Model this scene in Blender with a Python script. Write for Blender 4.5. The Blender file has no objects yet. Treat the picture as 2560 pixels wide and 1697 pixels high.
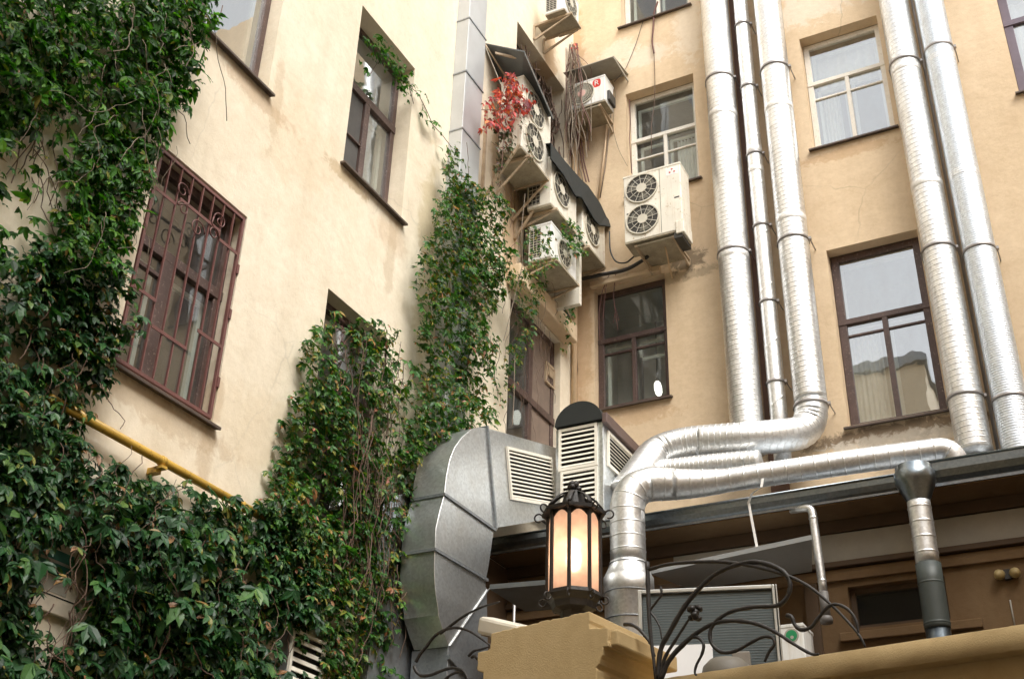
import bpy, bmesh, math, random
import numpy as np
from mathutils import Vector, Matrix
R_ = math.radians
SC = bpy.context.scene
COL = SC.collection
# ------------------------------------------------------------------ camera, sky, sun, exposure
FL, PITCH, ROLL, AZ = 2990.0, R_(30.1), R_(1.88), R_(28.2)
PCX, PCY = 1280.0, 848.5
CAM = np.array([6.7273, -14.5170, 0.0])            # eye height is z = 0, the ground lies at -1.6
GZ = -1.6
f0 = np.array([-math.sin(AZ)*math.cos(PITCH), math.cos(AZ)*math.cos(PITCH), math.sin(PITCH)])
r0 = np.array([math.cos(AZ), math.sin(AZ), 0.0]); u0 = np.cross(r0, f0)
rv = r0*math.cos(ROLL)+u0*math.sin(ROLL); uv = -r0*math.sin(ROLL)+u0*math.cos(ROLL)
cd = bpy.data.cameras.new("camera"); cam = bpy.data.objects.new("camera", cd); COL.objects.link(cam)
cd.sensor_width = 36.0; cd.lens = FL/2560*36.0; cd.clip_end = 500; cd.clip_start = 0.1
mw = Matrix(((rv[0], uv[0], -f0[0], CAM[0]), (rv[1], uv[1], -f0[1], CAM[1]), (rv[2], uv[2], -f0[2], CAM[2]), (0, 0, 0, 1)))
cam.matrix_world = mw
SC.camera = cam
SUN_EL, SUN_AZ = R_(52), R_(68)                    # azimuth: clockwise from +Y
w = bpy.data.worlds.new("World"); SC.world = w; w.use_nodes = True
nt = w.node_tree; bg = nt.nodes["Background"]
sky = nt.nodes.new("ShaderNodeTexSky"); sky.sky_type = 'NISHITA'; sky.sun_disc = False
sky.sun_elevation = SUN_EL; sky.sun_rotation = SUN_AZ; sky.air_density = 1.0; sky.dust_density = 3.0
hs = nt.nodes.new("ShaderNodeHueSaturation"); hs.inputs["Saturation"].default_value = 0.14
nt.links.new(sky.outputs[0], hs.inputs["Color"]); nt.links.new(hs.outputs[0], bg.inputs["Color"])
bg.inputs["Strength"].default_value = 0.15
sd = bpy.data.lights.new("sun", 'SUN'); sd.energy = 1.5; sd.angle = R_(36); sd.color = (1.0, 0.95, 0.86)
so = bpy.data.objects.new("sun", sd); COL.objects.link(so)
sdir = Vector((math.sin(SUN_AZ)*math.cos(SUN_EL), math.cos(SUN_AZ)*math.cos(SUN_EL)*-1, math.sin(SUN_EL)))
sdir = Vector((math.cos(SUN_EL)*0.81, -math.cos(SUN_EL)*0.586, math.sin(SUN_EL)))
sky.sun_rotation = math.atan2(sdir.x, sdir.y)
so.rotation_euler = sdir.to_track_quat('Z', 'Y').to_euler()
SC.view_settings.view_transform = 'Standard'; SC.view_settings.look = 'None'
SC.view_settings.exposure = 1.12; SC.view_settings.gamma = 1.0
SC.cycles.max_bounces = 8; SC.cycles.transparent_max_bounces = 12; SC.cycles.sample_clamp_indirect = 6.0

# ------------------------------------------------------------------ points
def ray(x, y):
    d = f0*FL + rv*(x-PCX) - uv*(y-PCY); return d/np.linalg.norm(d)
def onR(x, y, o=0.0):
    d = ray(x, y); t = (-o-CAM[1])/d[1]; return CAM+t*d
def onL(x, y, o=0.0):
    d = ray(x, y); t = (o-CAM[0])/d[0]; return CAM+t*d
def onZ(x, y, z):
    d = ray(x, y); t = (z-CAM[2])/d[2]; return CAM+t*d
def far(x, y, t): return CAM+t*ray(x, y)
def onP(x, y, P, n):
    d = ray(x, y); t = np.dot(np.asarray(P)-CAM, n)/np.dot(d, n); return CAM+t*d
def zm(ox, oy, s, a, b): return (ox+a/s, oy+b/s)
def dp(a, b): return (a*1.08245, b*1.08245)
FR = lambda a, o, z: (a, -o, z)
FLw = lambda a, o, z: (o, a, z)

# ------------------------------------------------------------------ mesh builder
class MB:
    def __init__(s): s.v = []; s.f = []; s.sm = []
    def add(s, vs, fs, smooth=False):
        b = len(s.v); s.v += [tuple(map(float, p)) for p in vs]
        for f in fs: s.f.append(tuple(b+i for i in f)); s.sm.append(smooth)
    def box(s, F, a0, a1, o0, o1, z0, z1):
        P = [F(a, o, z) for a in (a0, a1) for o in (o0, o1) for z in (z0, z1)]
        s.add(P, [(0, 1, 3, 2), (4, 6, 7, 5), (0, 4, 5, 1), (2, 3, 7, 6), (0, 2, 6, 4), (1, 5, 7, 3)])
    def obox(s, O, u, v, w_):
        O, u, v, w_ = map(np.asarray, (O, u, v, w_))
        s.box(lambda a, o, z: O+u*a+v*o+w_*z, 0, 1, 0, 1, 0, 1)
    def quad(s, a, b, c, d): s.add([a, b, c, d], [(0, 1, 2, 3)])
    def prism(s, poly, ext):
        n = len(poly); P = [np.asarray(p, float) for p in poly]; e = np.asarray(ext, float)
        s.add(P+[p+e for p in P], [tuple(range(n)), tuple(range(2*n-1, n-1, -1))]+[(i, (i+1) % n, n+(i+1) % n, n+i) for i in range(n)])
    def sweep(s, pts, r, seg=12, ridge=None, caps=True, smooth=True, spiral=True, flat=None):
        pts = [np.asarray(p, float) for p in pts]
        L = [0.0]
        for i in range(1, len(pts)): L.append(L[-1]+np.linalg.norm(pts[i]-pts[i-1]))
        L = np.array(L); T = L[-1]
        ss = [(x, 0.0) for x in L]
        if ridge:
            pitch, h, wd = ridge; k = pitch*0.5
            ss = [(x, 0.0) for x in L]
            while k < T-wd:
                ss += ([(k-wd*1.5, 0.0)] if pitch > 3.2*wd else [])+[(k-wd, 0.0), (k-wd*.4, h), (k+wd*.4, h), (k+wd, 0.0)]+([(k+wd*1.5, 0.0)] if pitch > 3.2*wd else []); k += pitch
            ss.sort()
        P3 = np.array(pts)
        sv = np.array([x for x, _ in ss]); hv = [h for _, h in ss]
        C = np.stack([np.interp(sv, L, P3[:, i]) for i in range(3)], 1)
        # tangents at samples from a smoothed polyline
        tang = []
        for x in sv:
            i = min(max(np.searchsorted(L, x, side='right')-1, 0), len(L)-2)
            t0 = pts[i+1]-pts[i]; t0 /= (np.linalg.norm(t0)+1e-9)
            if abs(x-L[i]) < 1e-6 and i > 0:
                t1 = pts[i]-pts[i-1]; t1 /= (np.linalg.norm(t1)+1e-9); t0 = t0+t1; t0 /= (np.linalg.norm(t0)+1e-9)
            tang.append(t0)
        n = np.cross(tang[0], (0, 0, 1.0))
        if np.linalg.norm(n) < .05: n = np.cross(tang[0], (0, 1.0, 0))
        n /= np.linalg.norm(n)
        vs = []
        rf = r if callable(r) else (lambda x: r)
        for k, x in enumerate(sv):
            t = tang[k]; n = n-t*np.dot(n, t); n /= np.linalg.norm(n); b = np.cross(t, n)
            rr = rf(x)+hv[k]
            for j in range(seg):
                th = 2*math.pi*j/seg
                off = 0.0
                if ridge and spiral: off = ridge[0]*(j/seg-.5)*.6
                if flat: vs.append(C[k]+(n*math.cos(th)*rr*flat[0]+b*math.sin(th)*rr*flat[1]))
                else: vs.append(C[k]+n*(math.cos(th)*rr)+b*(math.sin(th)*rr)+t*off)
        m = len(sv)
        fs = [(k*seg+j, k*seg+(j+1) % seg, (k+1)*seg+(j+1) % seg, (k+1)*seg+j) for k in range(m-1) for j in range(seg)]
        if caps: fs += [tuple(range(seg-1, -1, -1)), tuple(range((m-1)*seg, m*seg))]
        s.add(vs, fs, smooth)
    def lathe(s, O, prof, seg=16, ax=(0, 0, 1), smooth=True, rot=0.0):
        ax = np.asarray(ax, float); ax /= np.linalg.norm(ax)
        n = np.cross(ax, (1, 0, 0)) if abs(ax[0]) < .9 else np.cross(ax, (0, 1, 0)); n /= np.linalg.norm(n); b = np.cross(ax, n)
        vs = [np.asarray(O)+ax*z+(n*math.cos(2*math.pi*j/seg+rot)+b*math.sin(2*math.pi*j/seg+rot))*max(r, 1e-4) for r, z in prof for j in range(seg)]
        m = len(prof)
        fs = [(k*seg+j, k*seg+(j+1) % seg, (k+1)*seg+(j+1) % seg, (k+1)*seg+j) for k in range(m-1) for j in range(seg)]
        fs += [tuple(range(seg-1, -1, -1)), tuple(range((m-1)*seg, m*seg))]
        s.add(vs, fs, smooth)
    def build(s, name, mat, parent=None, bevel=0, recalc=True):
        me = bpy.data.meshes.new(name); me.from_pydata(s.v, [], s.f)
        me.polygons.foreach_set("use_smooth", s.sm)
        if recalc:
            bm = bmesh.new(); bm.from_mesh(me); bmesh.ops.recalc_face_normals(bm, faces=bm.faces); bm.to_mesh(me); bm.free()
        me.materials.append(mat)
        o = bpy.data.objects.new(name, me); COL.objects.link(o)
        if parent: o.parent = parent
        if getattr(s, 'auto', 0):
            me.polygons.foreach_set("use_smooth", [True]*len(me.polygons)); me.set_sharp_from_angle(angle=R_(s.auto))
        if bevel:
            b = o.modifiers.new("bevel", 'BEVEL'); b.width = bevel; b.segments = 2; b.limit_method = 'ANGLE'; b.angle_limit = R_(50)
        return o
def tag(o, label=None, cat=None, group=None, kind=None):
    for k, v in (("label", label), ("category", cat), ("group", group), ("kind", kind)):
        if v: o[k] = v
    return o
def empty(name, loc, label, cat, group=None):
    o = bpy.data.objects.new(name, None); COL.objects.link(o); o.empty_display_size = .1
    tag(o, label, cat, group); return o            # parts carry world coordinates, so the Empty stays at the origin
def fillet(pts, rad, n=7):
    pts = [np.asarray(p, float) for p in pts]; out = [pts[0]]
    for i in range(1, len(pts)-1):
        a, b, c = pts[i-1:i+2]; u = a-b; v = c-b; lu = np.linalg.norm(u); lv = np.linalg.norm(v); u /= lu; v /= lv
        d = min(rad, lu*.48, lv*.48)
        p0, p1 = b+u*d, b+v*d
        for k in range(n+1):
            t = k/n; out.append((1-t)**2*p0+2*t*(1-t)*b+t*t*p1)
    out.append(pts[-1]); return out

# ------------------------------------------------------------------ materials
def newmat(name):
    m = bpy.data.materials.new(name); m.use_nodes = True
    return m, m.node_tree, m.node_tree.nodes["Principled BSDF"]
def nd(nt, typ, **kw):
    n = nt.nodes.new(typ)
    for k, v in kw.items():
        if hasattr(n, k) and k not in n.inputs: setattr(n, k, v)
        else: n.inputs[k].default_value = v
    return n
def noise(nt, scale, detail=4, rough=.6, mapping=None, dist=0.0):
    tc = nd(nt, "ShaderNodeTexCoord"); n = nd(nt, "ShaderNodeTexNoise", Scale=scale, Detail=detail, Roughness=rough, Distortion=dist)
    if mapping:
        mp = nd(nt, "ShaderNodeMapping", Scale=mapping); nt.links.new(tc.outputs["Object"], mp.inputs[0]); nt.links.new(mp.outputs[0], n.inputs["Vector"])
    else: nt.links.new(tc.outputs["Object"], n.inputs["Vector"])
    return n.outputs["Fac"]
def ramp(nt, fac, stops):
    r = nd(nt, "ShaderNodeValToRGB"); e = r.color_ramp.elements
    while len(e) < len(stops): e.new(.5)
    for k, (p, c) in enumerate(stops): e[k].position = p; e[k].color = tuple(c)+(1,) if len(c) == 3 else c
    nt.links.new(fac, r.inputs[0]); return r.outputs[0]
def mixc(nt, fac, a, b, mode='MIX'):
    n = nd(nt, "ShaderNodeMix"); n.data_type = 'RGBA'; n.blend_type = mode
    for sock, v in ((n.inputs[0], fac), (n.inputs[6], a), (n.inputs[7], b)):
        if isinstance(v, (int, float)): sock.default_value = v
        elif isinstance(v, tuple): sock.default_value = v if len(v) == 4 else v+(1,)
        else: nt.links.new(v, sock)
    return n.outputs[2]
def mth(nt, op, a, b=None, clamp=False):
    n = nd(nt, "ShaderNodeMath", operation=op); n.use_clamp = clamp
    for i, v in enumerate((a, b)):
        if v is None: continue
        if isinstance(v, (int, float)): n.inputs[i].default_value = v
        else: nt.links.new(v, n.inputs[i])
    return n.outputs[0]
def bump(nt, bs, fac, strength, dist):
    b = nd(nt, "ShaderNodeBump", Strength=strength, Distance=dist); nt.links.new(fac, b.inputs["Height"]); nt.links.new(b.outputs[0], bs.inputs["Normal"]); return b
def spot(nt, pos, rad, nz, edge=.35):
    """a stain with its own ragged outline round one place on the wall"""
    tc = nd(nt, "ShaderNodeTexCoord")
    sub = nd(nt, "ShaderNodeVectorMath", operation='SUBTRACT'); sub.inputs[1].default_value = pos; nt.links.new(tc.outputs["Object"], sub.inputs[0])
    dv = nd(nt, "ShaderNodeVectorMath", operation='DIVIDE'); dv.inputs[1].default_value = rad; nt.links.new(sub.outputs[0], dv.inputs[0])
    ln = nd(nt, "ShaderNodeVectorMath", operation='LENGTH'); nt.links.new(dv.outputs[0], ln.inputs[0])
    x = mth(nt, 'SUBTRACT', 1.0, ln.outputs["Value"]); x = mth(nt, 'ADD', x, mth(nt, 'MULTIPLY', mth(nt, 'SUBTRACT', nz, .5), 2.4))
    return mth(nt, 'DIVIDE', x, edge, True)
def plaster(name, c, spots=(), rough=.9, var=.10, dirt=(.35, .25, .14), grain=1.0, lumpy=1.0, cracks=False):
    m, nt, bs = newmat(name)
    c = np.array(c); lo = tuple(c*(1-var)*np.array([1, .97, .92])); hi = tuple(np.minimum(c*(1+var*.7), .95))
    base = ramp(nt, noise(nt, .55, 5, .62), [(.3, lo), (.7, hi)])
    mid = ramp(nt, noise(nt, 3.2, 6, .65, dist=.6), [(.28, (.86, .83, .78)), (.6, (1, 1, 1))])
    base = mixc(nt, .55, base, mid, 'MULTIPLY')
    st = ramp(nt, noise(nt, 1.0, 5, .6, (2.2, 2.2, .16)), [(.5, (0, 0, 0)), (.82, (1, 1, 1))])
    base = mixc(nt, mth(nt, 'MULTIPLY', st, .22), base, tuple(dirt))
    n9 = noise(nt, 7.0, 6, .7, dist=.8); n2 = noise(nt, 2.6, 6, .68, dist=.5)
    for (pos, rad, colr, s, big) in spots:
        base = mixc(nt, mth(nt, 'MULTIPLY', spot(nt, tuple(pos), rad, n2 if big else n9), s), base, tuple(colr))
    spk = ramp(nt, noise(nt, 34, 5, .75), [(.66, (0, 0, 0)), (.74, (1, 1, 1))])
    base = mixc(nt, mth(nt, 'MULTIPLY', spk, .30), base, tuple(np.array(c)*.62))
    gr = ramp(nt, noise(nt, 13, 6, .75), [(.30, (.88, .86, .83)), (.55, (1, 1, 1))]); base = mixc(nt, .6, base, gr, 'MULTIPLY')
    if cracks:
        tc = nd(nt, "ShaderNodeTexCoord"); nz = nd(nt, "ShaderNodeTexNoise", Scale=2.0, Detail=6); nt.links.new(tc.outputs["Object"], nz.inputs["Vector"])
        ad = mixc(nt, .28, tc.outputs["Object"], nz.outputs["Color"], 'ADD')
        vo = nd(nt, "ShaderNodeTexVoronoi", Scale=.62); vo.feature = 'DISTANCE_TO_EDGE'; nt.links.new(ad, vo.inputs["Vector"])
        ck = ramp(nt, vo.outputs["Distance"], [(.0, (1, 1, 1)), (.0065, (0, 0, 0))])
        mk = ramp(nt, noise(nt, .5, 3, .5), [(.52, (0, 0, 0)), (.62, (1, 1, 1))])
        base = mixc(nt, mth(nt, 'MULTIPLY', mth(nt, 'MULTIPLY', ck, mk), float(cracks)), base, tuple(np.array(c)*.38))
    nt.links.new(base, bs.inputs["Base Color"]); bs.inputs["Roughness"].default_value = rough; bs.inputs["Specular IOR Level"].default_value = .25
    fine = noise(nt, 110, 5, .75); lump = mth(nt, 'MULTIPLY', noise(nt, 6, 5, .6), lumpy)
    h = mth(nt, 'ADD', mth(nt, 'MULTIPLY', fine, .35*grain), lump)
    bump(nt, bs, h, .45, .02); return m
def galv(name, tint=(.72, .735, .75), rough=.33, bumpy=.12, metal=1.0, dirt=.25):
    m, nt, bs = newmat(name)
    tc = nd(nt, "ShaderNodeTexCoord")
    vo = nd(nt, "ShaderNodeTexVoronoi", Scale=38.0); nt.links.new(tc.outputs["Object"], vo.inputs["Vector"])
    t = np.array(tint)
    base = ramp(nt, vo.outputs["Color"], [(.2, tuple(t*.88)), (.8, tuple(np.minimum(t*1.06, 1)))])
    n = noise(nt, 2.4, 6, .65, dist=.6)
    base = mixc(nt, mth(nt, 'MULTIPLY', ramp(nt, n, [(.45, (0, 0, 0)), (.75, (1, 1, 1))]), dirt), base, (.42, .36, .28))
    nt.links.new(base, bs.inputs["Base Color"]); bs.inputs["Metallic"].default_value = metal
    rg = mth(nt, 'ADD', rough-.07, mth(nt, 'MULTIPLY', n, .16)); nt.links.new(rg, bs.inputs["Roughness"])
    bump(nt, bs, noise(nt, 3.0, 3, .5), bumpy, .03); return m
def paint(name, c, rough=.5, var=.12, chip=None, metal=0.0, scale=5.0, bmp=.1, streak=None):
    m, nt, bs = newmat(name); c = np.array(c)
    base = ramp(nt, noise(nt, scale, 5, .65), [(.3, tuple(c*(1-var))), (.7, tuple(np.minimum(c*(1+var), .95)))])
    if chip:
        n = noise(nt, scale*6, 5, .7)
        base = mixc(nt, ramp(nt, n, [(.60, (0, 0, 0)), (.66, (1, 1, 1))]), base, tuple(chip))
    if streak:
        st = ramp(nt, noise(nt, 1.0, 5, .7, (16, 16, .9)), [(.52, (0, 0, 0)), (.75, (1, 1, 1))]); base = mixc(nt, mth(nt, 'MULTIPLY', st, .5), base, tuple(streak))
    nt.links.new(base, bs.inputs["Base Color"]); bs.inputs["Roughness"].default_value = rough; bs.inputs["Metallic"].default_value = metal
    if bmp: bump(nt, bs, noise(nt, scale*8, 4, .6), bmp, .01)
    return m
def glass(name, refl=.18, tint=(.8, .84, .82), wav=.05, dust=.13):
    m, nt, bs = newmat(name); nt.nodes.remove(bs); out = nt.nodes["Material Output"]
    gl = nd(nt, "ShaderNodeBsdfGlossy", Roughness=.015); gl.inputs["Color"].default_value = (.93, .95, .95, 1)
    tr = nd(nt, "ShaderNodeBsdfTransparent"); tr.inputs["Color"].default_value = tint+(1,)
    lw_ = nd(nt, "ShaderNodeLayerWeight", Blend=.5)
    fac = mth(nt, 'ADD', refl, mth(nt, 'MULTIPLY', mth(nt, 'POWER', lw_.outputs["Facing"], 4.0), .9), True)
    mx = nd(nt, "ShaderNodeMixShader"); nt.links.new(fac, mx.inputs[0]); nt.links.new(tr.outputs[0], mx.inputs[1]); nt.links.new(gl.outputs[0], mx.inputs[2])
    b = nd(nt, "ShaderNodeBump", Strength=wav, Distance=.05); nt.links.new(noise(nt, 2.2, 2, .4), b.inputs["Height"]); nt.links.new(b.outputs[0], gl.inputs["Normal"])
    du = nd(nt, "ShaderNodeBsdfDiffuse"); du.inputs[0].default_value = (.62, .60, .54, 1); m2 = nd(nt, "ShaderNodeMixShader")
    nt.links.new(mth(nt, 'MULTIPLY', ramp(nt, noise(nt, 5, 6, .7, (1, 1, .35)), [(.35, (.25, .25, .25)), (.72, (1, 1, 1))]), dust), m2.inputs[0])
    nt.links.new(mx.outputs[0], m2.inputs[1]); nt.links.new(du.outputs[0], m2.inputs[2]); nt.links.new(m2.outputs[0], out.inputs[0]); return m
def leafmat(name, stops, rough=.36, trans=.22):
    m, nt, bs = newmat(name); out = nt.nodes["Material Output"]
    g = nd(nt, "ShaderNodeNewGeometry")
    colr = ramp(nt, g.outputs["Random Per Island"], stops)
    colr = mixc(nt, .35, colr, ramp(nt, noise(nt, 2.6, 4, .6), [(.3, (.5, .55, .55)), (.7, (1.45, 1.4, 1.15))]), 'MULTIPLY')
    nt.links.new(colr, bs.inputs["Base Color"]); bs.inputs["Roughness"].default_value = rough; bs.inputs["Specular IOR Level"].default_value = .38
    bump(nt, bs, noise(nt, 60, 3, .5), .15, .004)
    tl = nd(nt, "ShaderNodeBsdfTranslucent"); nt.links.new(mixc(nt, 1.0, colr, (1.3, 1.5, .6), 'MULTIPLY'), tl.inputs[0])
    mx = nd(nt, "ShaderNodeMixShader"); mx.inputs[0].default_value = trans
    nt.links.new(bs.outputs[0], mx.inputs[1]); nt.links.new(tl.outputs[0], mx.inputs[2]); nt.links.new(mx.outputs[0], out.inputs[0]); return m
def emis(name, c, s):
    m, nt, bs = newmat(name); bs.inputs["Base Color"].default_value = tuple(c)+(1,)
    bs.inputs["Emission Color"].default_value = tuple(c)+(1,); bs.inputs["Emission Strength"].default_value = s; return m

PEEL = (.80, .72, .60); SOOT = (.10, .075, .05); RUST = (.42, .22, .08)
def rp(a, b): return tuple(onR(*dp(a, b)))
def lp(a, b): return tuple(onL(*dp(a, b)))
M = {}
M['peach'] = plaster("peach_plaster", (.735, .585, .41), [
    (rp(1490, 130), (.6, .3, .26), PEEL, .55, 0), (rp(1430, 120), (.4, .3, .3), PEEL, .55, 0), (rp(1590, 60), (.3, .3, .9), PEEL, .5, 0), (rp(1870, 15), (1.0, .3, .4), PEEL, .6, 0),
    (rp(1590, 600), (.32, .3, .25), SOOT, .7, 0), (rp(1420, 420), (.25, .3, .45), (.75, .6, .4), .5, 0), (rp(1390, 640), (.5, .3, .12), PEEL, .5, 0),
    (rp(2060, 1000), (1.5, .3, .16), (.12, .08, .05), .75, 0), (rp(2080, 1015), (1.2, .3, .14), PEEL, .7, 0), (rp(1330, 330), (.1, .3, 1.6), RUST, .55, 0), (rp(1340, 780), (.22, .3, 1.8), RUST, .4, 1),
    (rp(1960, 350), (.8, .3, .12), RUST, .35, 0), (rp(1880, 120), (.2, .3, .2), PEEL, .6, 0), (rp(1480, 960), (.7, .3, .14), RUST, .3, 0),
    (rp(1560, 440), (.5, .3, .6), (.5, .34, .18), .3, 1), (rp(1330, 150), (.2, .3, 1.6), RUST, .45, 1), (rp(2060, 1010), (.5, .3, .7), SOOT, .35, 1), (rp(1560, 640), (.8, .3, .12), SOOT, .35, 0), (rp(1450, 630), (1.0, .3, .14), (.3, .2, .11), .5, 1)], var=.09, cracks=.5)
M['cream'] = plaster("cream_plaster", (.82, .745, .61), [
    (lp(800, 410), (.3, .5, .10), (.4, .28, .14), .6, 0), (lp(600, 230), (.3, .7, .12), RUST, .35, 0), (lp(380, 960), (.3, 1.0, .16), (.45, .3, .16), .35, 0),
    (lp(900, 540), (.3, .4, .25), RUST, .25, 1), (lp(985, 600), (.3, .25, 1.9), (.5, .38, .18), .45, 1), (lp(1180, 520), (.3, .28, 1.3), (.40, .22, .08), .6, 1), (lp(1270, 200), (.3, .3, 1.8), (.45, .25, .09), .6, 1),
    (lp(1150, 300), (.3, .22, .9), (.45, .27, .1), .5, 1), (lp(1310, 560), (.3, .12, 2.0), (.42, .24, .1), .5, 1), (lp(620, 1010), (.3, .9, .5), (.66, .52, .33), .25, 1), (lp(700, 330), (.3, .9, .7), (.70, .56, .38), .3, 1), (lp(905, 560), (.3, .12, .9), (.42, .30, .17), .35, 1), (lp(640, 230), (.3, .1, .7), (.42, .30, .17), .3, 1), (lp(480, 1010), (.3, .12, .8), (.42, .28, .15), .35, 1)], var=.06, cracks=.22)
M['mustard'] = plaster("mustard_plaster", (.56, .43, .235), rough=.95, var=.10, grain=1.2, lumpy=.25, cracks=.35)
M['annex'] = plaster("brown_painted_plaster", (.185, .118, .062), var=.12, grain=1.2)
M['annex_dark'] = paint("dark_brown_shade", (.085, .05, .025), .7)
M['band'] = paint("offwhite_board", (.38, .355, .30), .6, .08)
M['duct'] = galv("galvanised_spiral", (.79, .80, .80), .40, .2, metal=.92, dirt=.28)
M['duct_blue'] = galv("bluish_flexible_aluminium", (.74, .79, .84), .44, metal=.86, dirt=.15)
M['sheet'] = galv("galvanised_sheet", (.67, .70, .71), .32, .16, metal=.88, dirt=.25)
M['casing'] = galv("old_grey_sheet", (.34, .37, .40), .45, .2, .8)
M['zinc'] = paint("pale_zinc_cladding", (.55, .57, .58), .42, .08, metal=.5, scale=1.5)
M['gutter'] = galv("dull_gutter_zinc", (.24, .28, .31), .30, .10)
M['tin'] = paint('painted_tin_roof', (.16, .13, .12), .5, .15, metal=.3)
M['dark_plastic'] = paint("black_green_pipe", (.035, .045, .04), .4)
M['clamp'] = paint("clamp_steel", (.35, .33, .32), .45, metal=.7)
M['iron'] = paint("black_iron", (.022, .019, .017), .5, .3, bmp=.3)
M['brown'] = paint("brown_window_paint", (.085, .052, .044), .5, .25, (.26, .2, .17), scale=6)
M['purple'] = paint("plum_window_paint", (.13, .10, .13), .45, .15)
M['redbrown'] = paint("red_oxide_grille", (.15, .06, .052), .45, .15, (.16, .06, .05), scale=8)
M['white'] = paint("white_window_paint", (.78, .74, .66), .5, .08, (.45, .36, .27), scale=6)
M['sash'] = paint("inner_white_sash", (.60, .62, .56), .5, .1)
M['sill'] = paint("dark_sill_tin", (.10, .075, .06), .5, .2, metal=.3)
M['ac'] = paint("ac_ivory_enamel", (.76, .72, .62), .4, .08, (.52, .42, .28), scale=3, streak=(.45, .30, .15))
M['acwhite'] = paint("ac_white_enamel", (.80, .80, .77), .35, .06, scale=3, streak=(.5, .42, .3))
M['acdark'] = paint("ac_dark_recess", (.045, .042, .036), .6)
M['acgrille'] = paint("ac_guard_wire", (.62, .58, .48), .45)
M['acunder'] = paint("ac_dirty_base", (.36, .31, .22), .6, .25, (.14, .1, .06), scale=6)
M['felt'] = paint("black_roofing_felt", (.012, .014, .012), .8)
M['awn'] = paint("dark_grey_tin", (.13, .14, .14), .5, .15, metal=.5)
M['rust'] = paint("rusty_angle_iron", (.48, .37, .25), .65, .2, (.28, .14, .06), scale=7)
M['louver'] = paint("ivory_louvre", (.80, .76, .66), .45, .05)
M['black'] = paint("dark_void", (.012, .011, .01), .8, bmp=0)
M['yellow'] = paint("yellow_gas_paint", (.52, .32, .05), .45, .15, (.3, .17, .03), scale=5)
M['curtain'] = paint("white_curtain", (.75, .75, .72), .8, .08, scale=9)
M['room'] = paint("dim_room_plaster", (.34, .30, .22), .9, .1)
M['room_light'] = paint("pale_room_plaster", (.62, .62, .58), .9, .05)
M['glass'] = glass("window_glass", .09); M['glass_sky'] = glass("bright_window_glass", .44); M['glass_mid'] = glass("sky_window_glass", .27); M['glass_dark'] = glass("dim_window_glass", .05)
M['mesh'] = paint("blue_grey_fin_mesh", (.10, .125, .13), .5, .05, metal=.2)
M['alu'] = paint("aluminium_trim", (.60, .61, .58), .35, .08, metal=.7)
M['cable'] = paint("black_cable", (.03, .028, .025), .5)
M['beige'] = paint("beige_conduit", (.62, .45, .28), .5)
M['redlogo'] = paint("red_logo_ink", (.62, .04, .03), .4, bmp=0); M['greenlogo'] = paint("green_logo_ink", (.02, .26, .10), .4, bmp=0)
M['greenboard'] = paint("green_notice", (.03, .16, .12), .5, bmp=0); M['board'] = paint("weathered_notice_board", (.66, .58, .47), .6, .15)
M['tape'] = paint("white_tape", (.85, .83, .8), .5, bmp=0)
M['asphalt'] = paint("asphalt", (.06, .058, .055), .9, .2)
M['stem'] = paint("woody_vine_bark", (.13, .08, .055), .8, .3, scale=12)
M['stemred'] = paint("reddish_vine_bark", (.15, .07, .058), .75, .3, scale=12)
M['stemgrey'] = paint("grey_vine_bark", (.21, .165, .12), .8, .3, scale=12)
GREEN = [(0, (.012, .035, .014)), (.35, (.022, .062, .022)), (.7, (.032, .088, .028)), (.9, (.05, .12, .03)), (.955, (.13, .15, .03)), (.98, (.26, .12, .06)), (1, (.30, .18, .12))]
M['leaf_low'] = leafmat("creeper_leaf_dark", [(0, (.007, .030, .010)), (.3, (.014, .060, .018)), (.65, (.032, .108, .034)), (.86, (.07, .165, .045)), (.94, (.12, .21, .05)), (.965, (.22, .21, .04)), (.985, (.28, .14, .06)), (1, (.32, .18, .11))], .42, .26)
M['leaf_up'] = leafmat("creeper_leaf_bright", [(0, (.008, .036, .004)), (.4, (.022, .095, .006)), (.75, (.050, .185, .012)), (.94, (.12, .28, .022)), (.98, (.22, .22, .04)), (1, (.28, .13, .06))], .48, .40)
M['leaf_mid'] = leafmat("creeper_leaf_turning", [(0, (.014, .055, .012)), (.4, (.034, .115, .020)), (.75, (.075, .20, .034)), (.87, (.19, .24, .04)), (.94, (.34, .24, .05)), (.975, (.32, .13, .06)), (1, (.42, .17, .13))], .46, .32)
M['leaf_red'] = leafmat("creeper_leaf_red", [(0, (.20, .045, .06)), (.25, (.50, .05, .07)), (.5, (.66, .09, .09)), (.68, (.66, .22, .08)), (.8, (.34, .10, .13)), (.92, (.14, .07, .08)), (1, (.10, .10, .05))], .45, .35)
M['leaf_purple'] = leafmat("creeper_leaf_purple_green", [(0, (.03, .07, .03)), (.4, (.06, .11, .04)), (.6, (.15, .09, .09)), (.85, (.20, .13, .12)), (1, (.30, .09, .05))], .42, .25)
# ------------------------------------------------------------------ ground and the two wings
gm = MB(); gm.add([(-60, -60, GZ), (60, -60, GZ), (60, 40, GZ), (-60, 40, GZ)], [(0, 1, 2, 3)])
tag(gm.build("ground", M['asphalt']), kind='structure')

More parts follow.
